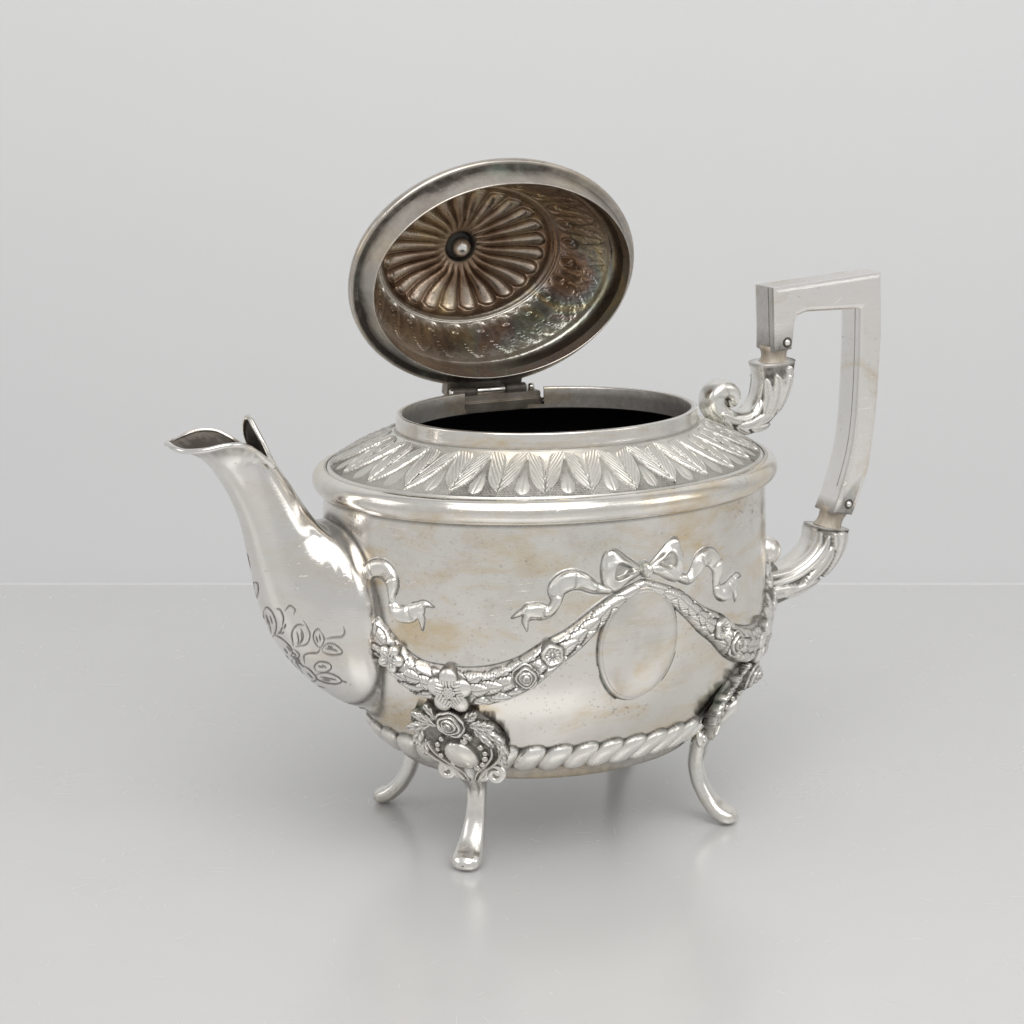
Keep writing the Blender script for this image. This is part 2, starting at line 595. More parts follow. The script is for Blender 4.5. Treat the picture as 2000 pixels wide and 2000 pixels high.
def natural(xs, ys):
    n = len(xs)
    h = np.diff(xs)
    A = np.eye(n)
    r = np.zeros(n)
    for i in range(1, n - 1):
        A[i, i - 1], A[i, i], A[i, i + 1] = h[i - 1], 2 * (h[i - 1] + h[i]), h[i]
        r[i] = 6 * ((ys[i + 1] - ys[i]) / h[i] - (ys[i] - ys[i - 1]) / h[i - 1])
    m = np.linalg.solve(A, r)

    def f(x):
        x = np.asarray(x, float)
        i = np.clip(np.searchsorted(xs, x) - 1, 0, n - 2)
        hh = h[i]
        a = (xs[i + 1] - x) / hh
        c = (x - xs[i]) / hh
        return a * ys[i] + c * ys[i + 1] + ((a ** 3 - a) * m[i] + (c ** 3 - c) * m[i + 1]) * hh * hh / 6
    return f


_wall = natural(WZ[::-1], WA[::-1])


def kB(z):
    return 0.783 + 0.02 * np.clip((9 - np.asarray(z)) / 5, 0, 1)


def AB(z):
    A = _wall(z)
    return A, A * kB(z)


_t = np.linspace(-2 * np.pi, 2 * np.pi, 8001)
_d = np.hypot(8.7 * np.sin(_t), 6.81 * np.cos(_t))
_s = np.concatenate([[0], np.cumsum((_d[1:] + _d[:-1]) / 2 * np.diff(_t))])
_s -= np.interp(-np.pi / 2, _t, _s)
QUART = float(np.interp(0, _t, _s))          # arc from the front centre to the handle end


def s2t(s):
    return np.interp(s, _s, _t)


def t2s(t):
    return np.interp(t, _t, _s)


def wall_surf(s, z):
    t = s2t(s)
    A, B = AB(z)
    return np.stack([A * np.cos(t), B * np.sin(t), np.asarray(z) + 0 * t], -1)


# shoulder: (A, A-B, z)
SH = spline([(5.80, 1.13, 15.40), (5.98, 1.16, 15.28), (6.5, 1.24, 15.06), (7.2, 1.38, 14.76), (7.8, 1.5, 14.47), (8.22, 1.58, 14.24), (8.34, 1.61, 14.185)], 60)
SHL = np.concatenate([[0], np.cumsum(np.hypot(np.diff(SH[:, 0]), np.diff(SH[:, 2])))])


def shoulder_surf(s, l):
    """s: arc position at the wall scale, l: distance down the shoulder from the collar"""
    t = s2t(s)
    A = np.interp(l, SHL, SH[:, 0])
    D = np.interp(l, SHL, SH[:, 1])
    z = np.interp(l, SHL, SH[:, 2])
    return np.stack([A * np.cos(t), (A - D) * np.sin(t), z], -1)


tor = []
for a in np.linspace(math.radians(97), math.radians(-78), 26):
    tor.append((8.55 + 0.45 * math.cos(a), 1.70, 13.68 + 0.45 * math.sin(a)))
tor = np.array(tor)
bord = np.array([(8.36, 1.615, 14.17), (8.40, 1.625, 14.135), (8.50, 1.66, 14.09), (8.56, 1.7, 13.9)])
zz = np.concatenate([np.linspace(13.45, 3.62, 205)])
Aw, Bw = AB(zz)
wallp = np.column_stack([Aw, Aw - Bw, zz])
NT_ = 1080
th = np.linspace(-np.pi, np.pi, NT_, endpoint=False)


def rings(pr):
    return np.stack([pr[:, 0][:, None] * np.cos(th), (pr[:, 0] - pr[:, 1])[:, None] * np.sin(th), np.repeat(pr[:, 2][:, None], NT_, 1)], -1)


# hand made: tiny departures from the true oval
def wobble(P, amp=0.012):
    x, y, z = P[..., 0], P[..., 1], P[..., 2]
    w = np.sin(x * 0.9 + z * 0.5 + 1.3) * np.cos(y * 0.8 - z * 0.7) + 0.5 * np.sin(x * 2.1 - z * 1.7 + y)
    r = np.hypot(x, y)[..., None] + 1e-9
    Q = P.copy()
    Q[..., :2] += amp * w[..., None] * P[..., :2] / r
    return Q


S_LEG = [-7.0, 7.1, -(2 * QUART - 7.0), 2 * QUART - 7.1]     # front left, front right, back left, back right


def wall_patina(P):
    t = np.arctan2(P[..., 1] / 6.8, P[..., 0] / 8.7)
    s = t2s(t)
    z = P[..., 2]
    p = np.zeros(s.shape)
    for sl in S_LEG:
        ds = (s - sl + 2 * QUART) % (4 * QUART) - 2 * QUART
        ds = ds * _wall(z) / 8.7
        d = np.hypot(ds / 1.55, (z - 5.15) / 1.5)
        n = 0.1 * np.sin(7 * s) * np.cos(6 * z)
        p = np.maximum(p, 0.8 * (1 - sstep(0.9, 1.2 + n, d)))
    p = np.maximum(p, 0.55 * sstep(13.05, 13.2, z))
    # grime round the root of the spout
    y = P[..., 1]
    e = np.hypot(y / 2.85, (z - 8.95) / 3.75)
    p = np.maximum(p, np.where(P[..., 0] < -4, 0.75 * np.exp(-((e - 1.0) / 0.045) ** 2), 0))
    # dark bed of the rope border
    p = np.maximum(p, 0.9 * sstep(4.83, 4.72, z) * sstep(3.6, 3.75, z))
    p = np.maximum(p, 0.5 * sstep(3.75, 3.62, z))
    # clusters of corrosion specks and rubbed-in dirt, set out from where the photograph shows them
    qx, qy = to_px(P)
    vis_ = (P[..., 0] / 75.0 * (CAM[0] - P[..., 0]) + P[..., 1] / 46.0 * (CAM[1] - P[..., 1])) > 0
    rs = np.random.default_rng(11)
    sp = rs.random(P.shape[:2])
    sp = (sp + np.roll(sp, 1, 1) + np.roll(sp, 1, 0)) / 3
    for bx, by, rx, ry, st in ((1210, 1388, 34, 9, .9), (1250, 1376, 16, 8, .7), (1462, 1000, 34, 22, .85), (1300, 1042, 26, 6, .7), (690, 1035, 22, 50, .9), (1070, 1330, 120, 60, .4), (1000, 1180, 260, 90, .35), (1240, 1180, 60, 60, .4),
                               (775, 1395, 45, 35, .5), (900, 1290, 140, 14, .5), (1120, 1110, 90, 50, .3), (860, 1060, 150, 40, .35), (1400, 1240, 60, 50, .4), (760, 1270, 18, 40, .6)):
        g = np.exp(-(((qx - bx) / rx) ** 2 + ((qy - by) / ry) ** 2))
        p = np.maximum(p, np.where(vis_, 0.8 * st * sstep(0.83 - 0.22 * g * st, 0.95 - 0.22 * g * st, sp) * (g > 0.08), 0))
    return p


prof = np.concatenate([SH, bord, wallp[:1] * 0 + [(8.56, 1.7, 13.7)]])
body_rows = np.concatenate([wallp, [(5.90, 1.13, 3.52)], [(5.86, 1.12, 3.40)], [(5.84, 1.12, 3.24)], [(5.74, 1.1, 3.2)], [(5.0, .95, 3.2)], [(3.0, 0.6, 3.2)], [(0.02, 0.0, 3.2)]])
P = wobble(rings(body_rows))
body = grid_mesh('body', P, M_SIL, pot, cu=True, patina=wall_patina(P))
body['label'] = 'oval body of worn silver with warm stains'
P = wobble(rings(prof))
pt = np.zeros(P.shape[:2])
lrow = np.concatenate([SHL, [3.0] * 6])[:len(prof)]
pt[(lrow > 2.2) & (lrow < SHL[-1])] = 0.35
pt[lrow < 0.12] = 0.45
shoulder = grid_mesh('shoulder', P, M_LEAF, pot, cu=True, patina=pt)
P = wobble(rings(tor))
pt = np.zeros(P.shape[:2])
pt[:2] = 0.45
pt[-3:] = 0.7
grid_mesh('moulding', P, M_SIL, body, cu=True, patina=pt)

# collar round the opening, notched at the back for the hinge
cp = np.array([(5.80, 1.13, 15.36), (5.84, 1.13, 15.44), (5.80, 1.13, 15.52), (5.80, 1.13, 15.7), (5.80, 1.13, 15.92), (5.79, 1.13, 15.955), (5.76, 1.13, 15.97),
               (5.62, 1.13, 15.97), (5.58, 1.13, 15.95), (5.56, 1.13, 15.9), (5.56, 1.13, 15.6), (5.56, 1.13, 15.3), (5.56, 1.13, 15.15)])
P = wobble(rings(cp))
cpat = np.zeros(P.shape[:2])
cpat[0], cpat[1] = 0.7, 0.3
cpat[7:] = 0.3
cpat[9:] = 0.62
tm = (th + np.pi / NT_)
gap = (np.cos(tm) * 5.7 > -1.45) & (np.cos(tm) * 5.7 < 2.0) & (np.sin(tm) > 0)
keep = np.ones((len(cp) - 1, NT_), bool)
keep[2:11, gap] = False
collar = grid_mesh('collar', P, M_SIL, pot, cu=True, keep=keep, patina=cpat)

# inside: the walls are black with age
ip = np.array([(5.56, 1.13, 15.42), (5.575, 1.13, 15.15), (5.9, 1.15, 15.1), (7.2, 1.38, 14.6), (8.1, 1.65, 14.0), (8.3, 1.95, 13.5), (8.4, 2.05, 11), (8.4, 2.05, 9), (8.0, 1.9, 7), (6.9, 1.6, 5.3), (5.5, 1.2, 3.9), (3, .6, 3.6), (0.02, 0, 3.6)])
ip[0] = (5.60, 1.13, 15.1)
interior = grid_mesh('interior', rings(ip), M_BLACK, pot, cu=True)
interior['label'] = 'blackened inside of the teapot'

# ------------------------------------------------------------------ chased leaves on the shoulder
NL = 28


def smooth_interp(y, xs, ys):
    g = np.linspace(xs[0], xs[-1], 400)
    v = np.interp(g, xs, ys)
    k = np.ones(15) / 15
    v = np.convolve(np.pad(v, 7, mode='edge'), k, 'valid')
    return np.interp(y, g, v)


def leaf_cell(x, y):
    """x in -0.5..0.5 across the motif, y 0..1 down the shoulder. returns height, patina"""
    ax = np.abs(x)
    outer = smooth_interp(y, [-0.1, -0.015, 0.0, 0.03, 0.08, 0.16, 0.3, 0.45, 0.6, 0.70, 0.78, 1.0], [-0.2, -0.05, 0.13, 0.26, 0.33, 0.375, 0.405, 0.43, 0.465, 0.50, 0.56, 0.62])
    inner = smooth_interp(y, [-0.1, 0.06, 0.14, 0.3, 0.45, 0.6, 0.72, 0.82, 0.92, 1.0], [-0.1, -0.03, 0.015, 0.06, 0.105, 0.155, 0.22, 0.31, 0.425, 0.53])
    d = np.maximum(ax - outer, inner - ax)           # negative on the two leaf halves
    w = np.maximum((outer - inner) * 0.5, 0.04)
    mid = (outer + inner) * 0.5
    q = np.clip(1 - ((ax - mid) / w) ** 2, 0, 1)
    vein = 0.5 + 0.5 * np.cos((y * 15 - ax * 20) * 3.6)
    edge = np.exp(-((ax - inner - 0.02) / 0.022) ** 2)
    seam = np.exp(-((ax - 0.5) / 0.018) ** 2) * (y > 0.66)
    h1 = 0.05 + 0.03 * np.sqrt(q) - 0.022 * vein * (q > 0.1) + 0.045 * edge - 0.045 * seam
    p1 = 0.04 + 0.22 * vein * (q > 0.15) + 0.4 * seam
    h1 = np.where(d < 0, h1, 0.0)
    # outline on the outer side
    line = np.exp(-((ax - outer) / 0.016) ** 2) * (y < 0.78)
    # small leaf between, showing below
    tw = np.interp(y, [0.40, 0.5, 0.75, 0.88, 0.94, 0.985, 1.0], [0.0, 0.06, 0.15, 0.145, 0.095, 0.0, -0.05])
    d2 = ax - tw
    h2 = np.where((d2 < 0) & (y > 0.42), 0.01 + 0.035 * np.clip(-d2 / 0.12, 0, 1) ** 0.5 - 0.02 * np.exp(-(x / 0.02) ** 2), 0)
    p2 = np.where((d2 < 0) & (y > 0.42), 0.18 + 0.35 * np.clip((0.75 - y) / 0.3, 0, 1), 0)
    ground = (d > 0) & (h2 <= 0) & (inner > ax) & (y > 0.15)
    # ring punched ground at the foot
    gx, gy = x * 14.0, y * 26.0
    row = np.floor(gy)
    rx = (gx + 0.5 * (row % 2)) % 1.0 - 0.5
    ry = gy % 1.0 - 0.5
    rr = np.hypot(rx, ry)
    punch = np.exp(-((rr - 0.3) / 0.11) ** 2)
    foot = (y > 0.80) & (h1 <= 0) & (h2 <= 0)
    g = ground | foot
    h = np.maximum(h1, h2)
    h = np.where(g, 0.004 + 0.022 * punch * (y > 0.55), h)
    pat = np.where(g, np.where(y > 0.55, 0.85 - 0.6 * punch, 0.62), np.where(h2 > h1, p2, np.where(h1 > 0, p1, 0.0)))
    h = np.where(h <= 0, 0.003, h) + 0.035 * np.exp(-((ax - outer - 0.045) / 0.02) ** 2) * (y < 0.6) * (y > 0.0)
    pat = np.maximum(pat, 0.5 * line)
    return h, pat


def leaf_hf(s0, wd, jit):
    hk, sk, pk = float(rng.uniform(0.75, 1.2)), float(rng.uniform(-.04, .04)), float(rng.uniform(0.7, 1.25))

    def f(s, l):
        x = (s - s0) / wd
        y = (l - 0.22) / (SHL[-1] - 0.30)
        xx = x + jit * np.sin(y * 3.1)
        h, p = leaf_cell(xx * 1.0, y + sk * np.sin(xx * 4))
        h, p = h * hk, p * pk
        fade = sstep(-0.10, -0.02, y) * sstep(1.055, 1.02, y)
        return h * fade - 0.006 * (1 - fade), p * fade
    return f


cell = 4 * QUART / NL
for i in range(NL):
    s0 = -2 * QUART + (i + 0.5) * cell
    sv = s2t(s0)
    front = math.sin(sv) < 0.35
    relief('leaf', shoulder_surf, s0 - cell / 2, s0 + cell / 2, 0.10, SHL[-1] - 0.01, 0.026 if front else 0.07, leaf_hf(s0, cell, float(rng.uniform(-.02, .02))), M_LEAF, shoulder, cut=-0.02)

# ------------------------------------------------------------------ rope border of slanting lobes
NG = 40
gcell = 4 * QUART / NG


def lobe_hf(s0):
    def f(s, z):
        y = (z - 3.72) / (4.80 - 3.72)                      # 0 bottom .. 1 top
        bend = 0.66 * (y - 0.5) + 0.25 * (y - 0.5) ** 2
        x = (s - s0) / gcell - bend
        wx = 0.53
        r2 = (np.abs(x) / wx) ** 2.6 + (np.abs(y - 0.5) / 0.52) ** 3.0
        h = 0.33 * np.sqrt(np.clip(1 - r2, 0, 1)) + np.where(r2 > 1, -(r2 - 1) * 0.1, 0)
        p = sstep(0.78, 1.0, r2) * 0.85
        return h, p
    return f


for i in range(NG):
    s0 = -2 * QUART + (i + 0.5) * gcell
    if min(abs((s0 - sl + 2 * QUART) % (4 * QUART) - 2 * QUART) for sl in S_LEG) < 0.9:
        continue
    front = math.sin(s2t(s0)) < 0.3
    relief('rope_lobe', wall_surf, s0 - gcell * 1.0, s0 + gcell * 1.0, 3.68, 4.84, 0.035 if front else 0.08, lobe_hf(s0), M_REL, body, cut=-0.03)

# ------------------------------------------------------------------ medallion, bows, ribbons
S0 = 0.22


def medallion_hf(s, z):
    x, y = s - 0.12, z - 8.68
    x = x - 0.06 * y
    e = np.hypot(x / 1.62, y / 2.15)
    d = (e - 1) * 1.75
    h = 0.13 * sstep(-0.02, 0.12, -d) + 0.07 * np.clip(1 - e ** 2, 0, 1) - 0.018 * np.exp(-((d + 0.16) / 0.03) ** 2)
    p = 0.14 * np.clip(0.5 + np.sin(x * 2.3 + 1) * np.cos(y * 1.9), 0, 1) * (d < -0.15) + 0.8 * np.exp(-(d / 0.05) ** 2) + 0.3 * np.exp(-((d + 0.15) / 0.025) ** 2)
    return edge_apron(d, h, p, 0.09, 0.98)


m_ = relief('medallion', wall_surf, -2.0, 2.2, 6.3, 11.0, 0.035, medallion_hf, M_SIL, body)
m_['label'] = 'plain smooth oval medallion below the bow'

LOOP_L = 1.06 * spline([(-0.12, 0.05), (-0.62, 0.42), (-1.12, 0.78), (-1.48, 0.66), (-1.62, 0.15), (-1.52, -0.42), (-1.18, -0.66), (-0.72, -0.42), (-0.15, -0.12)], 60, True)
LOOP_R = 1.06 * spline([(0.12, 0.08), (0.60, 0.52), (1.08, 0.90), (1.38, 0.80), (1.56, 0.2), (1.52, -0.35), (1.30, -0.62), (0.80, -0.45), (0.15, -0.10)], 60, True)
HOL_L = spline([(-0.55, 0.05), (-1.0, 0.38), (-1.25, 0.2), (-1.2, -0.25), (-0.85, -0.2)], 40, True)
HOL_R = spline([(0.5, 0.16), (0.95, 0.52), (1.18, 0.35), (1.16, -0.08), (0.8, -0.05)], 40, True)


def bow_hf(sb, zb, sg):
    def f(s, z):
        x, y = sg * (s - sb), z - zb
        d = np.minimum(sd_poly(x, y, LOOP_L), sd_poly(x, y, LOOP_R))
        hol = np.minimum(sd_poly(x, y, HOL_L), sd_poly(x, y, HOL_R))
        h = 0.27 * (1 - np.exp(-np.clip(-d, 0, 9) / 0.11))
        h = h - 0.20 * sstep(0.02, -0.12, hol)
        r = np.hypot(x, y)
        a = np.arctan2(y, np.abs(x))
        folds = np.exp(-((a - 0.22) / 0.05) ** 2) + np.exp(-((a + 0.16) / 0.05) ** 2) + np.exp(-((a - 0.62) / 0.06) ** 2)
        h = h - 0.06 * folds * np.exp(-((r - 0.6) / 0.45) ** 2)
        h = h + 0.045 * np.sin(9 * a + 5 * r) * sstep(0.3, 0.8, r)
        p = 0.55 * np.exp(-((hol + 0.02) / 0.04) ** 2) + 0.28 * sstep(0.0, -0.12, hol) + 0.3 * folds * np.exp(-((r - 0.55) / 0.4) ** 2) + 0.7 * sstep(-0.05, 0, d)
        k = np.hypot(x / 0.2, (y + 0.02) / 0.27)
        hk = 0.18 + 0.24 * np.sqrt(np.clip(1 - k ** 2, 0, 1)) - 0.03 * (np.cos(x * 50) > 0.6)
        inside = k < 1
        dk = (k - 1) * 0.22
        h = np.where(inside, np.maximum(hk, h), h)
        p = np.where(inside, 0.6 * sstep(0.82, 1, k), np.maximum(p, 0.6 * np.exp(-(dk / 0.04) ** 2) * (d < 0)))
        return edge_apron(np.minimum(d, dk), h, p, 0.055, 0.85)
    return f


RIB_R = np.array([1, 1, 1.22]) * spline([(1.42, -0.50, 0.10), (1.9, -0.64, 0.15), (2.22, -0.40, 0.2), (2.5, -0.06, 0.24), (3.0, -0.02, 0.27), (3.36, -0.42, 0.22), (3.34, -0.95, 0.13), (3.5, -1.40, 0.20), (3.95, -1.48, 0.27), (4.35, -1.28, 0.22)], 60)
RIB_L = np.array([1, 1, 1.22]) * spline([(-1.42, -0.60, 0.10), (-1.95, -0.48, 0.16), (-2.4, -0.22, 0.24), (-2.85, -0.16, 0.28), (-3.28, -0.42, 0.26), (-3.32, -0.85, 0.15), (-3.55, -1.22, 0.14), (-3.9, -1.22, 0.24), (-4.25, -1.2, 0.22)], 60)
FORK_R = [([(4.3, -1.28), (4.6, -1.05), (4.95, -1.12)], [0.2, 0.12, 0.02]), ([(4.3, -1.3), (4.5, -1.6), (4.55, -1.98)], [0.2, 0.12, 0.02])]
FORK_L = [([(-4.2, -1.2), (-4.5, -1.22), (-4.85, -1.42)], [0.18, 0.11, 0.02]), ([(-4.2, -1.22), (-4.38, -1.55), (-4.32, -1.95)], [0.2, 0.12, 0.02])]


def ribbon_hf(sb, zb, rib, forks):
    def f(s, z):
        x, y = s - sb, z - zb
        d, arc, lat, hw = sd_line(x, y, rib[:, :2], rib[:, 2])
        for fp, fr in forks:
            pf = spline(np.column_stack([fp, fr]), 14)
            d = np.minimum(d, sd_line(x, y, pf[:, :2], pf[:, 2])[0])
        q = np.clip(lat / hw, -1, 1)
        h = 0.20 * (1 - np.exp(-np.clip(-d, 0, 9) / 0.07))
        h = h + 0.05 * np.sin(arc * 5.2 + 1.0) - 0.05 * q * np.sin(arc * 2.1)
        cre = np.exp(-((arc % 0.9 - 0.45) / 0.05) ** 2) * (np.abs(q) < 0.75)
        h = h - 0.05 * cre
        p = 0.65 * sstep(-0.045, 0, d) + 0.35 * cre
        return edge_apron(d, h, p, 0.055, 0.85)
    return f


SB, ZB = 0.32, 11.37
for sb in (SB, 2 * QUART):
    o = relief('bow', wall_surf, sb - 1.85, sb + 1.8, ZB - 0.95, ZB + 1.15, 0.028, bow_hf(sb, ZB, 1), M_REL, body)
    if sb == SB:
        o['label'] = 'embossed ribbon bow above the medallion'
for sb in (SB, -QUART):
    relief('ribbon', wall_surf, sb + 1.25, sb + 5.1, ZB - 2.15, ZB + 0.4, 0.03, ribbon_hf(sb, ZB, RIB_R, FORK_R), M_REL, body)
    relief('ribbon', wall_surf, sb - 5.0, sb - 1.25, ZB - 2.15, ZB + 0.3, 0.03, ribbon_hf(sb, ZB, RIB_L, FORK_L), M_REL, body)

# ------------------------------------------------------------------ garlands
GC = spline([(0.05, 10.86, 0.16), (0.95, 10.42, 0.27), (1.7, 9.92, 0.34), (2.75, 9.08, 0.44), (3.5, 8.62, 0.52), (4.4, 7.98, 0.60), (5.4, 7.58, 0.67), (6.3, 7.44, 0.69),
             (7.2, 7.46, 0.69), (8.2, 7.62, 0.66), (8.9, 8.05, 0.6), (9.4, 8.6, 0.52), (10.2, 9.5, 0.42), (11.2, 10.3, 0.3), (12.0, 10.85, 0.18)], 90)
garland_leaves = []
_L = 15.5
rg = np.random.default_rng(3)
for a in np.arange(0.1, _L, 0.58):
    for lane in (-0.50, 0.50):
        garland_leaves.append((a + (0.29 if lane > 0 else 0) + rg.uniform(-.08, .08), lane + rg.uniform(-.1, .1), rg.uniform(-0.12, 0.12) + lane * 0.62, rg.uniform(0.56, 0.66)))
    garland_leaves.append((a + 0.12 + rg.uniform(-.08, .08), rg.uniform(-.12, .12), rg.uniform(-0.2, 0.2), rg.uniform(0.5, 0.6)))


def leaf_shape(la, lb, L, Wd, hgt):
    a = la / L
    wid = Wd * np.clip(1 - a * a, 0, 1) ** 0.7 * (1 - 0.25 * a) + 1e-4
    e = np.abs(lb) / wid
    ins = (np.abs(a) < 1) & (e < 1)
    teeth = 0.5 + 0.5 * np.cos((la - np.abs(lb) * 0.9) * 2 * np.pi / 0.15)
    h = 0.03 + hgt * np.clip(1 - e ** 2.5, 0, 1) + 0.05 * a
    h = h - 0.05 * np.exp(-(lb / 0.03) ** 2) - 0.022 * teeth * (e > 0.25)
    p = 0.9 * sstep(0.74, 0.96, e) + 0.34 * teeth ** 2 * (e > 0.3) + 0.5 * np.exp(-(lb / 0.028) ** 2)
    return ins, h, np.clip(p, 0, 0.9)


def garland_hf(sb, sg):
    def f(s, z):
        q = sg * (s - sb)
        d, arc, lat, hw = sd_line(q, z, GC[:, :2], GC[:, 2])
        w = np.clip(lat / hw, -1, 1)
        base = 0.26 * np.sqrt(np.clip(1 - np.abs(w) ** 2.6, 0, 1)) * np.clip((hw - 0.1) / 0.5, 0.15, 1)
        h = np.zeros(s.shape)
        p = np.full(s.shape, 0.5)
        for (a0, ln, an, L) in garland_leaves:
            l0 = ln * np.interp(a0, [0, 15.5], [1, 1]) * hw
            m = (np.abs(arc - a0) < L * 1.1)
            if not m.any():
                continue
            dx, dy = arc - a0, lat - l0
            # tips point to the nearer bow
            sgn = -1 if a0 < 7.6 else 1
            ca, sa = math.cos(an), math.sin(an)
            la = sgn * (dx * ca + dy * sa * sgn)
            lb = -dx * sa * sgn + dy * ca
            ins, hl, pl = leaf_shape(la, lb, L, 0.31, 0.15)
            up = ins & m
            h = np.where(up, hl, h)
            p = np.where(up, pl, p)
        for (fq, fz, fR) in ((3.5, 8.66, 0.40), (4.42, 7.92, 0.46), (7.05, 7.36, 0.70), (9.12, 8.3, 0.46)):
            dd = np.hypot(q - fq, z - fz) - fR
            p = np.maximum(p, 0.8 * sstep(0.05, 0.0, dd))  # shadow round each flower, painted on the garland through the patina value
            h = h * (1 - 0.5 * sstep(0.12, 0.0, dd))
        hh = base + h * np.clip(hw / 0.5, 0.5, 1) + 0.02
        p = np.maximum(p, 0.8 * sstep(-0.06, 0, d))
        hh = hh * (1 - np.exp(-np.clip(-d, 0, 9) / 0.05))
        return edge_apron(d, hh, p, 0.06, 0.95)
    return f


def flower_five(x, y, R):
    r = np.hypot(x, y)
    a = np.arctan2(y, x)
    h = np.full(x.shape, -0.3)
    p = np.zeros(x.shape)
    for k in range(5):
        c = math.pi / 2 + k * 2 * math.pi / 5
        px, py = x - 0.58 * R * math.cos(c), y - 0.58 * R * math.sin(c)
        u = px * math.cos(c) + py * math.sin(c)
        v = -px * math.sin(c) + py * math.cos(c)
        e = np.hypot(u / (0.46 * R), v / (0.41 * R))
        hp = 0.03 + 0.15 * np.sqrt(np.clip(1 - e * e, 0, 1)) + 0.05 * u / R - (e > 1) * (e - 1) * 0.6 - 0.02 * np.cos(v * 60) * (u < 0) * (e < 1)
        pp = 0.85 * sstep(0.84, 1.02, e) + 0.5 * (u < 0) * (np.cos(v * 60) > 0.4)
        up = hp > h
        h = np.where(up, hp, h)
        p = np.where(up, pp, p)
    for k in range(7):
        cx, cy = (0, 0) if k == 6 else (0.19 * R * math.cos(k * math.pi / 3), 0.19 * R * math.sin(k * math.pi / 3))
        q = np.hypot(x - cx, y - cy) / (0.105 * R)
        hb = np.where(q < 1, 0.13 + 0.05 * np.sqrt(np.clip(1 - q * q, 0, 1)) - 0.05 * np.exp(-(q / 0.35) ** 2), -1)
        up = hb > h
        h = np.where(up, hb, h)
        p = np.where(up, 0.7 * sstep(0.75, 1, q) + 0.7 * np.exp(-(q / 0.3) ** 2), p)
    p = np.where((r < 0.32 * R) & (h < 0.12), 0.85, p)
    return h, p


def rose(x, y, R, tall=0.2):
    r = np.hypot(x, y) / R
    a = np.arctan2(y, x)
    h = -0.3 * np.clip(r - 0.98, 0, 9)
    h = h + np.where(r < 1, 0.02, 0)
    p = np.full(x.shape, 0.0)
    lv = [(1.0, 5, 0.4, 0.0), (0.72, 4, 1.9, 0.40), (0.46, 3, 0.2, 0.72), (0.23, 2, 1.0, 0.92)]
    for (rr, n, ph, z0) in lv:
        rb = rr * (1 + 0.07 * np.cos(n * a + ph) + 0.05 * np.cos(a + ph))
        q = r / rb
        ins = q < 1
        lip = np.exp(-((q - 0.86) / 0.10) ** 2)
        hp = tall * (z0 + 0.42 * np.sqrt(np.clip(1 - (q * 0.93) ** 2, 0, 1)) * 0.6 + 0.22 * lip - 0.14 * np.exp(-((q - 0.62) / 0.1) ** 2))
        h = np.where(ins, np.maximum(hp, h), h)
        p = np.where(ins, 0.75 * sstep(0.92, 1.0, q) + 0.55 * np.exp(-((q - 0.66) / 0.09) ** 2), p)
        p = np.where((q >= 1) & (q < 1.1), 0.85, p)
    p = np.where(r < 0.07, 0.8, p)
    p = np.where(r > 0.97, 0.9, p)
    return h, p


def anemone(x, y, R):
    r = np.hypot(x, y) / R
    a = np.arctan2(y, x)
    rb = 1 + 0.06 * np.cos(5 * a)
    q = r / rb
    h = 0.05 + 0.10 * np.exp(-((q - 0.78) / 0.16) ** 2) + 0.05 * np.exp(-(q / 0.16) ** 2) - 0.3 * np.clip(q - 1, 0, 9)
    rays = (np.cos(11 * a) > 0.55) & (q < 0.7)
    h = h - 0.025 * rays
    p = 0.85 * sstep(0.88, 1, q) + 0.55 * rays + 0.6 * np.exp(-((q - 0.22) / 0.08) ** 2)
    return h, p


def on_wall(cx, cz, fn, R, lift, rot=0.0, sg=1):
    def f(s, z):
        x, y = sg * (s - cx), z - cz
        c, n = math.cos(rot), math.sin(rot)
        h, p = fn(x * c + y * n, -x * n + y * c, R)
        h = h * 1.3
        return np.where(h > -0.02, h + lift * np.clip(1 - (np.hypot(x, y) / (R * 2.2)) ** 2, 0, 1), h - 0.3), p
    return f


for sb, sg in ((SB, -1), (SB, 1), (2 * QUART, 1), (2 * QUART, -1)):
    a, bb = (sb - 12.4, sb + 0.3) if sg < 0 else (sb - 0.3, sb + 12.4)
    vis = sb == SB
    sh = sb if sg < 0 else sb - 0.1
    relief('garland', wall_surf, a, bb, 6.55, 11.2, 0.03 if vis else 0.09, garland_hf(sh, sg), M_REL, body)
    if not vis:
        continue
    for nm, q, z, fn, R, lift, rot in (('anemone_flower', 3.5, 8.66, anemone, 0.40, 0.30, 0), ('rose', 4.42, 7.92, rose, 0.50, 0.30, 0.4), ('five_petal_flower', 7.05, 7.36, flower_five, 0.80, 0.34, 0.0),
                                       ('small_flower', 9.12, 8.3, flower_five, 0.5, 0.3, 0.5)):
        s_ = sh + sg * q
        relief(nm, wall_surf, s_ - R * 1.25, s_ + R * 1.25, z - R * 1.25, z + R * 1.25, 0.024, on_wall(s_, z, fn, R, lift, rot, sg), M_REL, body, cut=0.0)

# ------------------------------------------------------------------ legs
FEET = [(-5.12, -3.66), (5.62, -3.94), (-5.12, 3.75), (5.5, 3.95)]


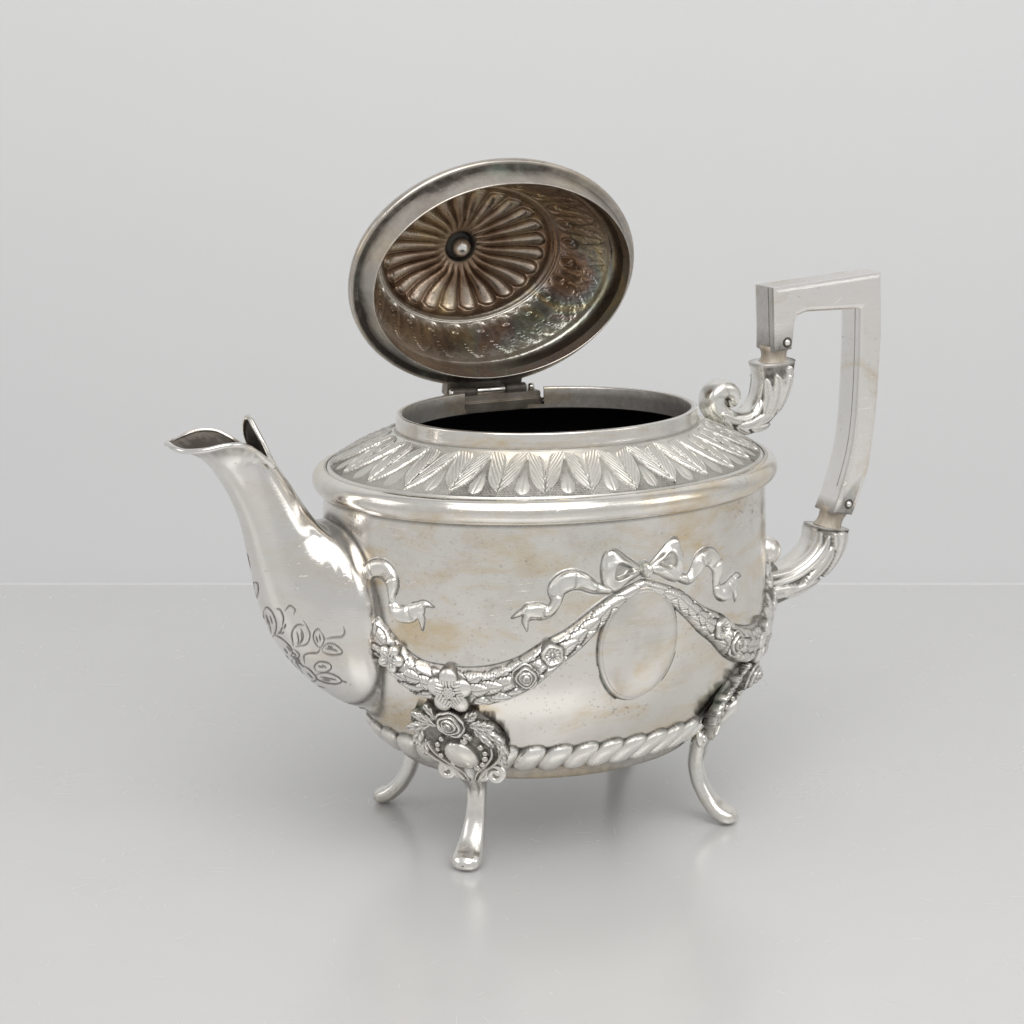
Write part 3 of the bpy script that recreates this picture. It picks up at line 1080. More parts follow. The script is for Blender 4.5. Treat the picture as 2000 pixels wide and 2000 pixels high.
def ball_mesh(r, n=12, flat=1.0):
    th_ = np.linspace(0, 2 * np.pi, n, endpoint=False)
    ph_ = np.linspace(0, np.pi, n // 2 + 1)
    P = np.stack([r * np.sin(ph_)[:, None] * np.cos(th_), r * np.sin(ph_)[:, None] * np.sin(th_), r * flat * np.cos(ph_)[:, None] + 0 * th_], -1)
    nv, nu = P.shape[:2]
    idx = np.arange(nv * nu).reshape(nv, nu)
    rr = np.concatenate([idx, idx[:, :1]], 1)
    Q = np.stack([rr[:-1, :-1], rr[:-1, 1:], rr[1:, 1:], rr[1:, :-1]], -1).reshape(-1, 4)
    return raw_mesh('bead', P.reshape(-1, 3), Q)


BEAD = ball_mesh(0.10)
BEAD.materials.append(M_CAST)


def make_leg(i):
    sl = S_LEG[i]
    foot = np.array([*FEET[i], 0.0])
    front = i < 2
    t0 = s2t(sl)
    n = np.array([math.cos(t0) / 7.2, math.sin(t0) / 5.8, 0.0])
    n /= np.linalg.norm(n)
    tan = np.array([-n[1], n[0], 0.0])                # direction of growing s
    if math.sin(t0) > 0:
        pass

    def surf(x, z):
        # the casting stands more upright than the tapering wall behind it
        up_ = np.clip(6.3 - z, 0, 9)
        return wall_surf(sl + x * 8.7 / _wall(z), np.maximum(z, 3.3)) + (0.20 * up_)[..., None] * n

    # shaft
    anchor = wall_surf(np.array(sl), np.array(4.1))
    r_a = (anchor - foot) @ n
    x_a = (anchor - foot) @ tan
    rows = [(3.92, r_a + 0.18, .22, .62, 1), (3.65, r_a + 0.2, .30, .58, .9), (3.25, -0.55 + r_a * 0.45, .33, .46, .7), (2.85, -1.05, .33, .40, .45), (2.3, -1.12, .31, .36, .25), (1.7, -1.02, .30, .37, .12),
            (1.25, -0.82, .30, .41, .05), (0.85, -0.55, .31, .46, 0), (0.52, -0.20, .32, .53, 0), (0.36, 0.12, .31, .54, 0), (0.31, 0.35, .26, .46, 0), (0.30, 0.50, .14, .26, 0), (0.30, 0.555, .02, .04, 0)]
    rows = np.array(rows)
    c = spline(rows, 110)
    pz, pr, ra, rb, kx = c.T
    path = np.stack([pr, pz], 1)
    T = frames(path)
    Nn = np.stack([-T[:, 1], T[:, 0]], 1)              # in-plane normal
    ns = 36
    a = np.linspace(0, 2 * np.pi, ns, endpoint=False)
    cs, sn = np.cos(a), np.sin(a)
    ex = 2.5
    cs2 = np.sign(cs) * np.abs(cs) ** (2 / ex)
    sn2 = np.sign(sn) * np.abs(sn) ** (2 / ex)
    # two shallow dark channels down the face of the upper shaft
    face = np.clip(cs if True else 0, -1, 1)
    grow = sstep(2.35, 2.8, pz)[:, None]
    ch = (np.exp(-((sn[None] - 0.3) / 0.12) ** 2) + np.exp(-((sn[None] + 0.3) / 0.12) ** 2)) * (np.abs(cs[None]) > 0.3) * grow
    rr = pr[:, None] + Nn[:, 0][:, None] * ra[:, None] * cs2[None] * (1 - 0.18 * ch)
    zz_ = pz[:, None] + Nn[:, 1][:, None] * ra[:, None] * cs2[None] * (1 - 0.18 * ch)
    xx = (kx * x_a)[:, None] + rb[:, None] * sn2[None]
    zz_ = np.maximum(zz_, 0.0)
    P = foot + rr[..., None] * n + xx[..., None] * tan + zz_[..., None] * UPZ
    pa = 0.75 * ch + 0.35 * np.exp(-((pz - 0.62) / 0.12) ** 2)[:, None] * (np.exp(-((sn[None] + .2) / 0.4) ** 2))
    leg = grid_mesh('leg', P, M_LEG, pot, cu=True, patina=pa)
    res = 0.03 if front else 0.08
    # cartouche: dark bed with two raised straps
    OUT = spline([(-1.55, 5.2), (-1.62, 5.75), (-1.2, 6.3), (-0.5, 6.62), (0.3, 6.66), (1.0, 6.42), (1.5, 5.8), (1.6, 5.1), (1.25, 4.4), (0.7, 3.95), (0.35, 3.55), (0, 3.4), (-0.35, 3.55), (-0.7, 3.95), (-1.25, 4.4)], 70, True)
    straps = [spline([(k * 1.50, 5.0, .10), (k * 1.36, 4.55, .12), (k * 0.98, 4.12, .13), (k * 0.52, 3.78, .12), (k * 0.27, 3.45, .10), (k * 0.2, 3.2, .08)], 24) for k in (-1, 1)]
    straps += [spline([(k * 1.12, 4.95, .05), (k * 1.02, 4.55, .06), (k * 0.62, 4.08, .06), (k * 0.25, 3.75, .05), (k * 0.08, 3.4, .04)], 20) for k in (-1, 1)]

    def cart(x, z):
        d = sd_poly(x, z, OUT)
        h = 0.16 * (1 - np.exp(-np.clip(-d, 0, 9) / 0.08)) + 0.012 * np.sin(23 * x) * np.sin(21 * z)
        p = np.full(x.shape, 0.7)
        for st in straps:
            ds = sd_line(x, z, st[:, :2], st[:, 2])[0]
            r0 = 0.12 if st is straps[0] or st is straps[1] else 0.055
            hs = 0.2 + 0.22 * np.sqrt(np.clip(1 - np.clip(1 + ds / r0, 0, 1) ** 2, 0, 1)) * (r0 / 0.12) ** 0.5
            h = np.where(ds < 0, np.maximum(hs, h), h)
            p = np.where(ds < 0, 0.5 * sstep(-0.04, 0, ds), p)
        d = np.minimum(d, 9)
        lo = np.clip(3.9 - z, 0, 1) * 0.35
        hh = np.where(d < 0, h + lo, 0.01 - d * 0.6 + 0)
        return hh, np.where(d < 0, p, 0.95)

    relief('cartouche', surf, -1.9, 1.9, 3.32, 6.8, res, cart, M_CAST, leg, horiz=True, cut=-0.03)

    def heart(x, z):
        dx, dz = x + 0.02, z - 4.58
        e = np.hypot(dx / 0.58, (dz + 0.06 * np.abs(dx)) / (0.62 + 0.06 * np.abs(dx)))
        h = 0.22 + 0.42 * np.sqrt(np.clip(1 - e ** 2.2, 0, 1)) - 0.05 * np.exp(-(dx / 0.12) ** 2) * sstep(0.15, 0.45, dz) - (e > 1) * (e - 1) * 2
        return h, 0.5 * sstep(0.88, 1, e)
    o = relief('heart_boss', surf, -0.75, 0.75, 3.85, 5.4, res, heart, M_REL, leg, horiz=True, cut=0.05)

    def rosef(x, z):
        h, p = rose(x - 0.02, (z - 5.96) * 0.94, 0.52, 0.36)
        return np.where(h > 0.0, h + 0.42, h - 0.02), p
    relief('rose', surf, -0.65, 0.7, 5.3, 6.65, res * 0.8, rosef, M_REL, leg, horiz=True, cut=0.0)
    lv = [(-0.95, 5.98, 2.5, .48, .24), (-1.28, 5.62, 3.4, .46, .23), (-1.42, 5.15, 4.2, .44, .2), (-1.30, 4.72, 4.6, .36, .16), (0.62, 6.18, 0.6, .50, .22), (0.98, 5.88, 0.0, .52, .24), (1.30, 5.48, -0.7, .46, .22),
          (0.98, 5.38, -0.9, .44, .2), (1.46, 5.02, -1.2, .42, .19), (1.38, 4.6, -1.6, .36, .15), (-0.62, 6.30, 1.9, .40, .2), (0.35, 5.45, -0.4, .28, .16)]
    for (cx, cz, an, L, Wd) in lv:
        def lf(x, z, cx=cx, cz=cz, an=an, L=L, Wd=Wd):
            dx, dz = x - cx, z - cz
            la = dx * math.cos(an) + dz * math.sin(an)
            lb = -dx * math.sin(an) + dz * math.cos(an)
            wid = Wd * (1 + 0.06 * np.cos(la * 30))
            aa = la / L
            e = np.abs(lb) / (wid * np.clip(1 - aa * aa, 0, 1) ** 0.6 + 1e-3)
            h = 0.17 + 0.24 * np.sqrt(np.clip(1 - e * e, 0, 1)) - 0.08 * np.exp(-(lb / 0.035) ** 2) - 0.05 * (0.5 + 0.5 * np.cos((la * 0.6 - np.abs(lb)) * 2 * np.pi / 0.17)) * (e > 0.15) + 0.12 * aa
            ins = (np.abs(aa) < 1) & (e < 1)
            hh = np.where(ins, h, 0.02)
            p = 0.9 * sstep(0.75, 1, e) + 0.45 * np.exp(-(lb / 0.03) ** 2) + 0.3 * (np.cos((la * 0.6 - np.abs(lb)) * 2 * np.pi / 0.17) > 0.3)
            return np.where(ins, hh, -0.1 + 0.12 * (e < 1.15)), np.where(ins, np.clip(p, 0, 0.9), 1.0)
        relief('leaf', surf, cx - 0.62, cx + 0.62, cz - 0.62, cz + 0.62, res, lf, M_REL, leg, horiz=True, cut=0.01)
    # beads round the heart
    for (bx, bz, bs) in [(-0.78, 4.95, .8), (-0.86, 4.72, .7), (-0.82, 4.45, .8), (0.80, 4.98, .9), (0.88, 4.72, .8), (0.80, 4.48, .9), (0.28, 5.22, 1.1), (-0.55, 5.22, .8), (0.62, 4.2, .9), (0.36, 4.02, 1.0), (-0.5, 4.12, .8)]:
        p0 = surf(np.array(bx), np.array(bz)) + n * 0.26
        o = link('bead', BEAD, None, leg)
        o.location = Vector(p0 * CM)
        o.scale = (bs * 1.45, bs * 1.45, bs * 1.45)
    # volutes either side of the neck
    for k in (-1, 1):
        base = wall_surf(np.array(sl), np.array(3.75)) + n * 0.52
        cxy = base + tan * (k * 0.88)
        pts, rad = [], []
        for q in np.linspace(0, 1, 26):
            an = math.radians(205) - q * math.radians(560)
            rr_ = 0.36 * (1 - 0.72 * q)
            pts.append(cxy + tan * (k * rr_ * math.cos(an)) + UPZ * (rr_ * math.sin(an) - 0.05) + n * (0.02 + 0.16 * q))
            rad.append(0.15 * (1 - 0.35 * q))
        st = [cxy - tan * (k * 0.62) + UPZ * -0.30 - n * 0.05]
        tube3('scroll', np.array(st + pts), np.array([0.16] + rad), M_REL, leg, 14, 90)
    return leg


for i in range(4):
    make_leg(i)

# ------------------------------------------------------------------ spout
SEC = np.array([  # upper/inner point x,z ; lower/outer point x,z ; half width ; exponent
    (-8.00, 12.55, -6.70, 6.10, 2.25, 2.4),
    (-8.60, 12.58, -7.55, 5.60, 2.72, 2.45),
    (-9.10, 12.55, -8.70, 5.98, 2.82, 2.45),
    (-9.32, 12.68, -9.85, 6.96, 2.44, 2.35),
    (-9.52, 12.92, -10.80, 8.20, 1.92, 2.25),
    (-9.76, 13.28, -11.42, 9.65, 1.50, 2.1),
    (-10.08, 13.80, -11.75, 11.20, 1.24, 2.1),
    (-10.45, 14.42, -12.08, 12.80, 1.06, 2.1),
    (-10.82, 15.00, -12.52, 13.95, 0.98, 2.1),
    (-11.05, 15.42, -12.98, 14.72, 0.98, 2.1),
])
NS, NA = 380, 300
sec = spline(SEC, NS)
RIM = spline([(-14.60, 0, 15.90), (-14.56, -.46, 15.85), (-14.32, -.94, 15.80), (-13.75, -1.34, 15.86), (-13.1, -1.52, 15.98), (-12.45, -1.44, 15.93), (-11.9, -1.18, 15.62), (-11.48, -1.06, 15.26), (-11.18, -.96, 14.98), (-11.36, -.98, 15.42), (-11.55, -.86, 15.9), (-11.66, -.56, 16.28), (-11.70, -.24, 16.54), (-11.70, 0, 16.63)], 151)
ang = np.linspace(0, 2 * np.pi, NA, endpoint=False)            # 0 = outer/lower, pi = inner/upper


def spout_ring(row, k=1.0):
    ux, uz, lx, lz, w, ex = row
    c = np.array([(ux + lx) / 2, (uz + lz) / 2])
    h = np.array([lx - ux, lz - uz]) / 2
    cs, sn = np.cos(ang), np.sin(ang)
    cs = np.sign(cs) * np.abs(cs) ** (2 / ex)
    sn = np.sign(sn) * np.abs(sn) ** (2 / ex)
    return np.stack([c[0] + h[0] * cs * k, -w * sn * k, c[1] + h[1] * cs * k], -1)


R = np.stack([spout_ring(r) for r in sec])
aa = np.where(ang <= np.pi, ang, 2 * np.pi - ang) / np.pi
rim = np.stack([np.interp(aa, np.linspace(0, 1, 151), RIM[:, k]) for k in range(3)], -1)
rim[:, 1] *= np.where(ang <= np.pi, 1, -1)
last = R[-1]
tang = R[-1] - R[-12]
tang = tang / np.linalg.norm(tang, axis=-1, keepdims=True)
nb = 60
bl = []
for q in np.linspace(0, 1, nb + 1)[1:]:
    L_ = np.linalg.norm(rim - last, axis=-1, keepdims=True)
    m0 = tang * L_ * 1.0
    m1 = (rim - last) * 1.0 + np.stack([(rim[:, 0] + 12.3) * 0.35, rim[:, 1] * 0.5, 0 * aa], -1)
    h00, h10, h01, h11 = 2 * q**3 - 3 * q**2 + 1, q**3 - 2 * q**2 + q, -2 * q**3 + 3 * q**2, q**3 - q**2
    bl.append(h00 * last + h10 * m0 + h01 * rim + h11 * m1)
SP = np.concatenate([R, np.array(bl)], 0)
# engraved spray of flowers, set out on the metal from its place in the photograph
STRK = [[(110, 560), (130, 535), (165, 570), (190, 640), (182, 700), (165, 725)], [(110, 560), (113, 640), (150, 715)], [(190, 545), (215, 552), (235, 600), (228, 655)], [(245, 555), (275, 525), (308, 548), (300, 578)],
        [(362, 620), (390, 668), (402, 715), (380, 768), (312, 786)], [(365, 648), (320, 648), (288, 700), (298, 782)], [(480, 700), (455, 672), (430, 690), (424, 732), (445, 775), (470, 792)], [(480, 700), (492, 740), (470, 792)],
        [(500, 735), (550, 725), (602, 720), (622, 690), (614, 662)], [(466, 792), (450, 822), (400, 826), (365, 842), (370, 892)], [(475, 802), (510, 765), (560, 770), (602, 805), (598, 828), (550, 836), (500, 826), (475, 802)],
        [(175, 705), (230, 738), (280, 790), (292, 832)], [(182, 772), (220, 830), (272, 862)], [(300, 800), (332, 830), (330, 852), (290, 862)], [(442, 940), (430, 910), (460, 880), (520, 888), (536, 920), (500, 946), (450, 942)],
        [(440, 960), (500, 950), (560, 965), (602, 1000), (570, 1020), (500, 1012), (450, 990), (440, 960)], [(602, 1000), (636, 1010)], [(350, 898), (400, 930), (442, 980), (430, 1002), (380, 990), (340, 922)],
        [(260, 870), (300, 900), (350, 960), (400, 1005)], [(45, 380), (70, 384), (76, 430), (66, 482)], [(45, 380), (50, 430), (66, 482)], [(5, 195), (25, 285)], [(300, 846), (322, 880), (352, 900)],
        [(320, 690), (330, 740), (325, 775)], [(345, 690), (350, 740), (335, 775)], [(135, 600), (150, 660), (158, 700)], [(500, 795), (540, 800), (580, 812)], [(470, 975), (520, 985), (570, 995)], [(280, 840), (300, 850), (312, 838), (296, 826), (282, 842)],
        [(240, 795), (262, 828)], [(255, 780), (280, 815)], [(310, 878), (345, 930)], [(326, 868), (362, 915)], [(388, 950), (420, 985)], [(455, 905), (485, 918)], [(478, 900), (505, 918)], [(440, 715), (452, 760)], [(462, 705), (468, 750)], [(510, 782), (545, 785)], [(480, 992), (530, 1000)], [(345, 670), (360, 715), (352, 755)],
        [(262, 848), (240, 842)], [(290, 870), (284, 900)], [(318, 860), (342, 872)], [(205, 690), (225, 700), (240, 690)], [(232, 655), (215, 690), (200, 705)], [(250, 640), (240, 670)], [(125, 580), (138, 640)], [(150, 590), (165, 640)], [(300, 905), (330, 955), (372, 990)], [(400, 1010), (440, 1030), (500, 1045)]]
px, py = to_px(SP)
Nv = np.cross(np.gradient(SP, axis=1), np.gradient(SP, axis=0))
Nv /= np.linalg.norm(Nv, axis=-1, keepdims=True) + 1e-9
if (Nv[200, 0] * np.array([-1, 0, 0])).sum() < 0:
    Nv = -Nv
vis = (Nv * (CAM - SP)).sum(-1) > 0
dmin = np.full(px.shape, 99.0)
msk = vis & (px > 470) & (px < 700) & (py > 1060) & (py < 1360)
pxm, pym = px[msk], py[msk]
dm = np.full(pxm.shape, 99.0)
for st in STRK:
    q = spline([(480 + 0.3106 * a_, 1020 + 0.3106 * b_) for a_, b_ in st], max(8, 5 * len(st)))
    wv = np.interp(np.linspace(0, 1, len(q)), [0, 0.2, 0.8, 1], [0.5, 1.5, 1.5, 0.5])
    dm = np.minimum(dm, sd_line(pxm, pym, q, wv)[0])
dmin[msk] = dm
eng = 1 - sstep(-1.0, 1.1, dmin)
SP = SP - Nv * (0.035 * eng)[..., None]
vv = np.arange(len(SP)) / (len(SP) - 1)
pat = 0.85 * eng
# solder grime at the root and under the lip
lipd = sstep(0.93, 0.99, vv)[:, None] * sstep(1.0, 0.97, vv)[:, None]
pat = np.maximum(pat, 0.5 * lipd * (0.55 + 0.25 * np.sin(ang * 17)[None] + 0.2 * np.sin(ang * 41 + 1)[None]) * (np.abs(np.sin(ang)) > 0.3)[None])
Xs, Zs = SP[..., 0], SP[..., 2]
e_ = np.hypot(SP[..., 1] / 2.85, (Zs - 8.95) / 3.75)
rootd = np.abs((Xs / 8.66) ** 2 + (SP[..., 1] / 6.78) ** 2 - 1)
pat = np.maximum(pat, 0.75 * np.exp(-(rootd / 0.035) ** 2) * (vv[:, None] < 0.5))
pat = np.maximum(pat, 0.5 * np.exp(-(((Xs + 9.0) / 0.35) ** 2 + ((Zs - 12.4) / 0.5) ** 2)))
spout = grid_mesh('spout', SP, M_SPOUT, pot, cu=True, patina=pat)
spout['label'] = 'curved silver spout engraved with a spray of flowers'
# inside of the mouth
inn = []
for q in np.linspace(0, 1, 24):
    k = int((1 - q) * (len(SP) - 1 - 250) + 250)
    ring = SP[k]
    c = ring.mean(0)
    inn.append(c + (ring - c) * (0.985 - 0.12 * sstep(0, 0.25, q)))
inn = np.array(inn)
inn[0] = rim
ipat = np.repeat(np.interp(np.linspace(0, 1, 24), [0, 0.05, 0.13, 1], [0.7, 0.95, 1, 1])[:, None], NA, 1)
ipat = np.clip(ipat + 0.5 * (aa[None] > 0.45), 0, 1)
sm = grid_mesh('spout_mouth', inn, M_DARKS, spout, cu=True, patina=ipat)
rp = np.concatenate([rim, rim[:1]], 0)
# rolled edge
T = np.roll(rim, -1, 0) - np.roll(rim, 1, 0)
T /= np.linalg.norm(T, axis=1, keepdims=True)
cen = rim.mean(0)
Aa = rim - cen
Aa -= (Aa * T).sum(1)[:, None] * T
Aa /= np.linalg.norm(Aa, axis=1)[:, None]
Bb = np.cross(T, Aa)
tq = np.linspace(0, 2 * np.pi, 12, endpoint=False)
P = rim[:, None] + 0.095 * (np.cos(tq)[None, :, None] * Aa[:, None] + np.sin(tq)[None, :, None] * Bb[:, None])
P = np.concatenate([P, P[:1]], 0)
grid_mesh('spout_lip', P, M_SPOUT, spout, cu=True)

# ------------------------------------------------------------------ handle
import bmesh
GRIP = [(9.36, 20.00), (14.38, 20.36)] + [tuple(p) for p in spline([(14.52, 18.0), (14.49, 16.8), (14.43, 15.07), (14.22, 12.9), (14.02, 12.1), (13.66, 11.15), (13.42, 10.62)], 14)] + \
       [(12.48, 10.78)] + [tuple(p) for p in spline([(12.74, 11.35), (13.06, 12.35), (13.30, 13.3), (13.45, 14.5), (13.50, 16.0), (13.50, 17.5), (13.46, 18.95)], 14)] + \
       [(10.9, 18.98), (10.50, 18.86), (10.40, 18.55), (10.30, 17.56), (9.50, 17.50), (9.46, 18.4)]
HY = 0.74


def grip_mesh():
    bm = bmesh.new()
    fr = [bm.verts.new((x * CM, -HY * CM, z * CM)) for x, z in GRIP]
    bk = [bm.verts.new((x * CM, HY * CM, z * CM)) for x, z in GRIP]
    bm.faces.new(fr)
    bm.faces.new(bk[::-1])
    m = len(fr)
    for i in range(m):
        j = (i + 1) % m
        bm.faces.new((fr[i], bk[i], bk[j], fr[j]))
    bmesh.ops.recalc_face_normals(bm, faces=bm.faces)
    ed = [e for e in bm.edges if abs(e.verts[0].co.y - e.verts[1].co.y) < 1e-7]
    bmesh.ops.bevel(bm, geom=ed, offset=0.2 * CM, segments=3, profile=0.6, affect='EDGES')
    me = bpy.data.meshes.new('handle')
    bm.to_mesh(me)
    bm.free()
    for p in me.polygons:
        p.use_smooth = False
    co = np.array([v.co for v in me.vertices]) / CM
    pa = 0.0 * co[:, 0]
    d1 = np.hypot(co[:, 0] - 9.9, co[:, 2] - 17.5)
    d2 = np.hypot(co[:, 0] - 12.95, co[:, 2] - 10.7)
    pa = np.maximum(0.7 * (np.minimum(d1, d2) < 0.62), np.maximum(0.35 * ((co[:, 0] < 9.6) & (np.abs(co[:, 1]) < HY - 0.1)), 0.16 * ((co[:, 2] > 19.9) & (np.abs(co[:, 1]) < HY - 0.1))))
    at = me.attributes.new('patina', 'FLOAT', 'POINT')
    at.data.foreach_set('value', pa.astype(np.float32))
    return me


handle = link('handle', grip_mesh(), M_GRIP, pot)
handle['label'] = 'squared silver loop handle with bevelled edges'
# seam along the middle of the inner and end faces
SEAMS = [[(9.505, 17.52), (9.455, 18.4), (9.355, 19.95)], [tuple(p) for p in GRIP[18:31]]]
for sm_ in SEAMS:
    pts = spline(np.array(sm_), 24)
    tube3('seam', np.column_stack([pts[:, 0] + 0.0, np.full(24, -0.30), pts[:, 1]]), 0.014, M_DARKS, handle, 6, 24, 0.5)


def pin(x, y, z, r=0.13):
    lathe_axis('pin', (x, y, z), (0, -1, 0), dome_prof(r, r * 0.9), M_REL, handle, 16)
    lathe_axis('pin_grime', (x, y + 0.015, z), (0, -1, 0), [(r * 1.7, -0.02), (r * 1.6, 0.018), (r * 0.8, 0.02)], M_DARKS, handle, 16, [0.4, 0.9, 1.0])


pin(10.02, -HY, 17.86)
pin(13.18, -HY, 11.12)
# insulators
for c0, c1 in (((9.90, 17.56), (9.90, 17.02)), ((12.95, 10.72), (12.72, 10.08))):
    c0, c1 = np.array([c0[0], 0, c0[1]]), np.array([c1[0], 0, c1[1]])
    L_ = np.linalg.norm(c1 - c0)
    lathe_axis('insulator', c0, c1 - c0, [(0.01, -0.1), (0.56, -0.1), (0.56, 0.05), (0.51, 0.14), (0.49, L_ * 0.5), (0.51, L_ * 0.75), (0.58, L_ * 0.95), (0.60, L_ + 0.02), (0.62, L_ + 0.05), (0.01, L_ + 0.06)], M_IVORY, handle, 40)


def side_leaves(leaves, ground):
    """cast leaf work on both flanks of a swept socket: leaves are (a, w, angle, half length, half width)"""
    def both(a, t):
        A_ = np.broadcast_to(a, (a.shape[0], t.shape[1])) * 1.0
        w = np.broadcast_to(np.cos(t), A_.shape)
        side = np.broadcast_to(np.abs(np.sin(t)), A_.shape)
        h = np.zeros(A_.shape)
        p = ground(A_, w) + 0 * A_
        for (a0, w0, an, L, Wd) in leaves:
            dx, dy = (A_ - a0) * LENU, (w - w0) * 0.62
            la = dx * math.cos(an) + dy * math.sin(an)
            lb = -dx * math.sin(an) + dy * math.cos(an)
            q = la / L
            wid = Wd * np.clip(1 - q * q, 0, 1) ** 0.6 + 1e-3
            e = np.abs(lb) / wid
            ins = (np.abs(q) < 1) & (e < 1)
            hl = 0.26 * np.sqrt(np.clip(1 - e * e, 0, 1)) - 0.07 * np.exp(-(lb / 0.04) ** 2)
            up_ = ins & (hl > h)
            h = np.where(up_, hl, h)
            p = np.where(up_, 0.9 * sstep(0.7, 1, e) + 0.35 * np.exp(-(lb / 0.03) ** 2), p)
        m = sstep(0.45, 0.65, side) * sstep(0.0, 0.03, A_) * sstep(1, 0.97, A_)
        near = np.broadcast_to(np.where(np.sin(t) < 0, 1.0, 0.35), A_.shape)
        return h * m * near, p * m
    return both


up = [(9.82, 17.05), (9.84, 16.7), (9.80, 16.2), (9.58, 15.55), (9.20, 15.05), (8.75, 14.78), (8.30, 14.74), (7.85, 14.86), (7.42, 15.12), (7.14, 15.48), (7.14, 15.88), (7.40, 16.12), (7.72, 16.10), (7.92, 15.88), (7.88, 15.64), (7.72, 15.56)]
ra = [0.88, 0.80, 0.70, 0.62, 0.56, 0.52, 0.48, 0.46, 0.44, 0.42, 0.40, 0.37, 0.34, 0.32, 0.28, 0.18]
rb = [0.80, 0.76, 0.72, 0.66, 0.62, 0.60, 0.60, 0.60, 0.60, 0.60, 0.60, 0.60, 0.60, 0.56, 0.5, 0.35]
LENU = 8.0
UL = side_leaves([(0.13, 0.30, 0.06, 0.85, 0.16), (0.17, -0.05, 0.16, 0.80, 0.17), (0.20, -0.42, 0.30, 0.62, 0.19), (0.15, -0.62, 0.2, 0.4, 0.12), (0.28, -0.62, 0.25, 0.50, 0.20), (0.32, 0.42, 2.75, 0.42, 0.19), (0.41, 0.38, 2.85, 0.36, 0.18), (0.36, 0.0, 0.08, 0.75, 0.16), (0.40, -0.42, 0.12, 0.75, 0.17), (0.50, -0.05, 0.1, 0.55, 0.15), (0.50, 0.35, 2.9, 0.3, 0.14), (0.28, 0.1, 2.9, 0.4, 0.15)],
                 lambda A_, w: np.where(A_ < 0.5, 0.82 * sstep(0.55, 0.45, A_), 0.0))


def up_pat(a, t):
    p = UL(a, t)[1]
    inner = sstep(0.35, 0.8, np.cos(t)) * sstep(0.95, 0.6, np.abs(np.sin(t))) * sstep(0.5, 0.3, a)
    mott = 0.35 * sstep(0.3, 0.9, np.sin(a * 31 + 2 * np.cos(t)) * np.sin(a * 53 + t * 2)) * sstep(0.5, 0.6, a)
    return np.clip(np.maximum(np.maximum(p, 0.6 * inner), mott) + 0.4 * sstep(0.03, 0, a) + 0.7 * np.exp(-((a - 0.62) / 0.05) ** 2) * sstep(0.2, 0.9, -np.cos(t)), 0, 1)


us = sweep_xz('upper_socket', up, ra, rb, M_REL, handle, 96, 2.6, nsub=300, disp=lambda a, t: UL(a, t)[0], pat=up_pat)
us['label'] = 'cast acanthus socket ending in a curled scroll on the shoulder'
pin(10.12, -0.83, 16.52, 0.12)
lo = [(12.66, 10.12), (12.60, 9.8), (12.38, 9.3), (12.0, 8.85), (11.45, 8.45), (10.8, 8.15), (10.1, 7.98), (9.4, 7.9), (8.4, 7.85)]
ra = [0.92, 0.86, 0.76, 0.70, 0.68, 0.70, 0.76, 0.84, 0.95]
rb = [0.84, 0.82, 0.80, 0.80, 0.80, 0.82, 0.86, 0.92, 1.0]


LL = side_leaves([(0.22, 0.42, 0.10, 1.7, 0.20), (0.40, 0.05, 0.05, 1.5, 0.18), (0.62, 0.35, -0.1, 1.3, 0.22), (0.78, 0.05, -0.05, 1.3, 0.18), (0.50, -0.36, 0.0, 3.2, 0.14), (0.50, -0.74, 0.0, 3.6, 0.15), (0.14, 0.0, 0.1, 0.8, 0.14)],
                 lambda A_, w: 0.72 + 0 * A_)


def low_disp(a, t):
    return LL(a, t)[0]


def low_pat(a, t):
    return np.clip(LL(a, t)[1] + 0.6 * sstep(0.05, 0, a) + 0.05, 0, 1)


ls = sweep_xz('lower_socket', lo, ra, rb, M_REL, handle, 96, 2.3, nsub=220, disp=low_disp, pat=low_pat)
pin(12.86, -0.84, 9.62, 0.12)
# small ball scroll between lower socket and body
th_ = np.linspace(0, np.pi, 14)
lathe_axis('ball', (9.78, 0, 9.42), (0, -1, 0), [(max(0.62 * math.sin(x), 1e-3), -0.62 * math.cos(x) * 0.95) for x in th_], M_REL, handle, 32)
sweep_xz('ball_neck', [(9.3, 9.7), (9.45, 9.0), (9.95, 8.6), (10.3, 8.2)], [0.3, 0.34, 0.3, 0.2], [0.45, 0.5, 0.5, 0.4], M_CAST, handle, 24, 2.2, nsub=24, pat=lambda a, t: 0.7 + 0 * a * t)

# ------------------------------------------------------------------ lid
PH = -0.235
LC = np.array([-0.26, 3.88, 20.53])
E1 = np.array([1.0, 0, 0])
E2 = np.array([0, math.sin(PH), math.cos(PH)])
E3 = np.array([0, -math.cos(PH), math.sin(PH)])       # out of the open side
NLT, = (480,)
tl = np.linspace(0, 2 * np.pi, NLT, endpoint=False)


def lid_rings(A, B, off):
    A, B, off = [np.asarray(v, float) for v in (A, B, off)]
    if A.ndim == 1:
        A, B, off = A[:, None], B[:, None], off[:, None]
    x = A * np.cos(tl)
    y = B * np.sin(tl)
    o = off + 0 * x
    return LC + x[..., None] * E1 + y[..., None] * E2 + o[..., None] * E3


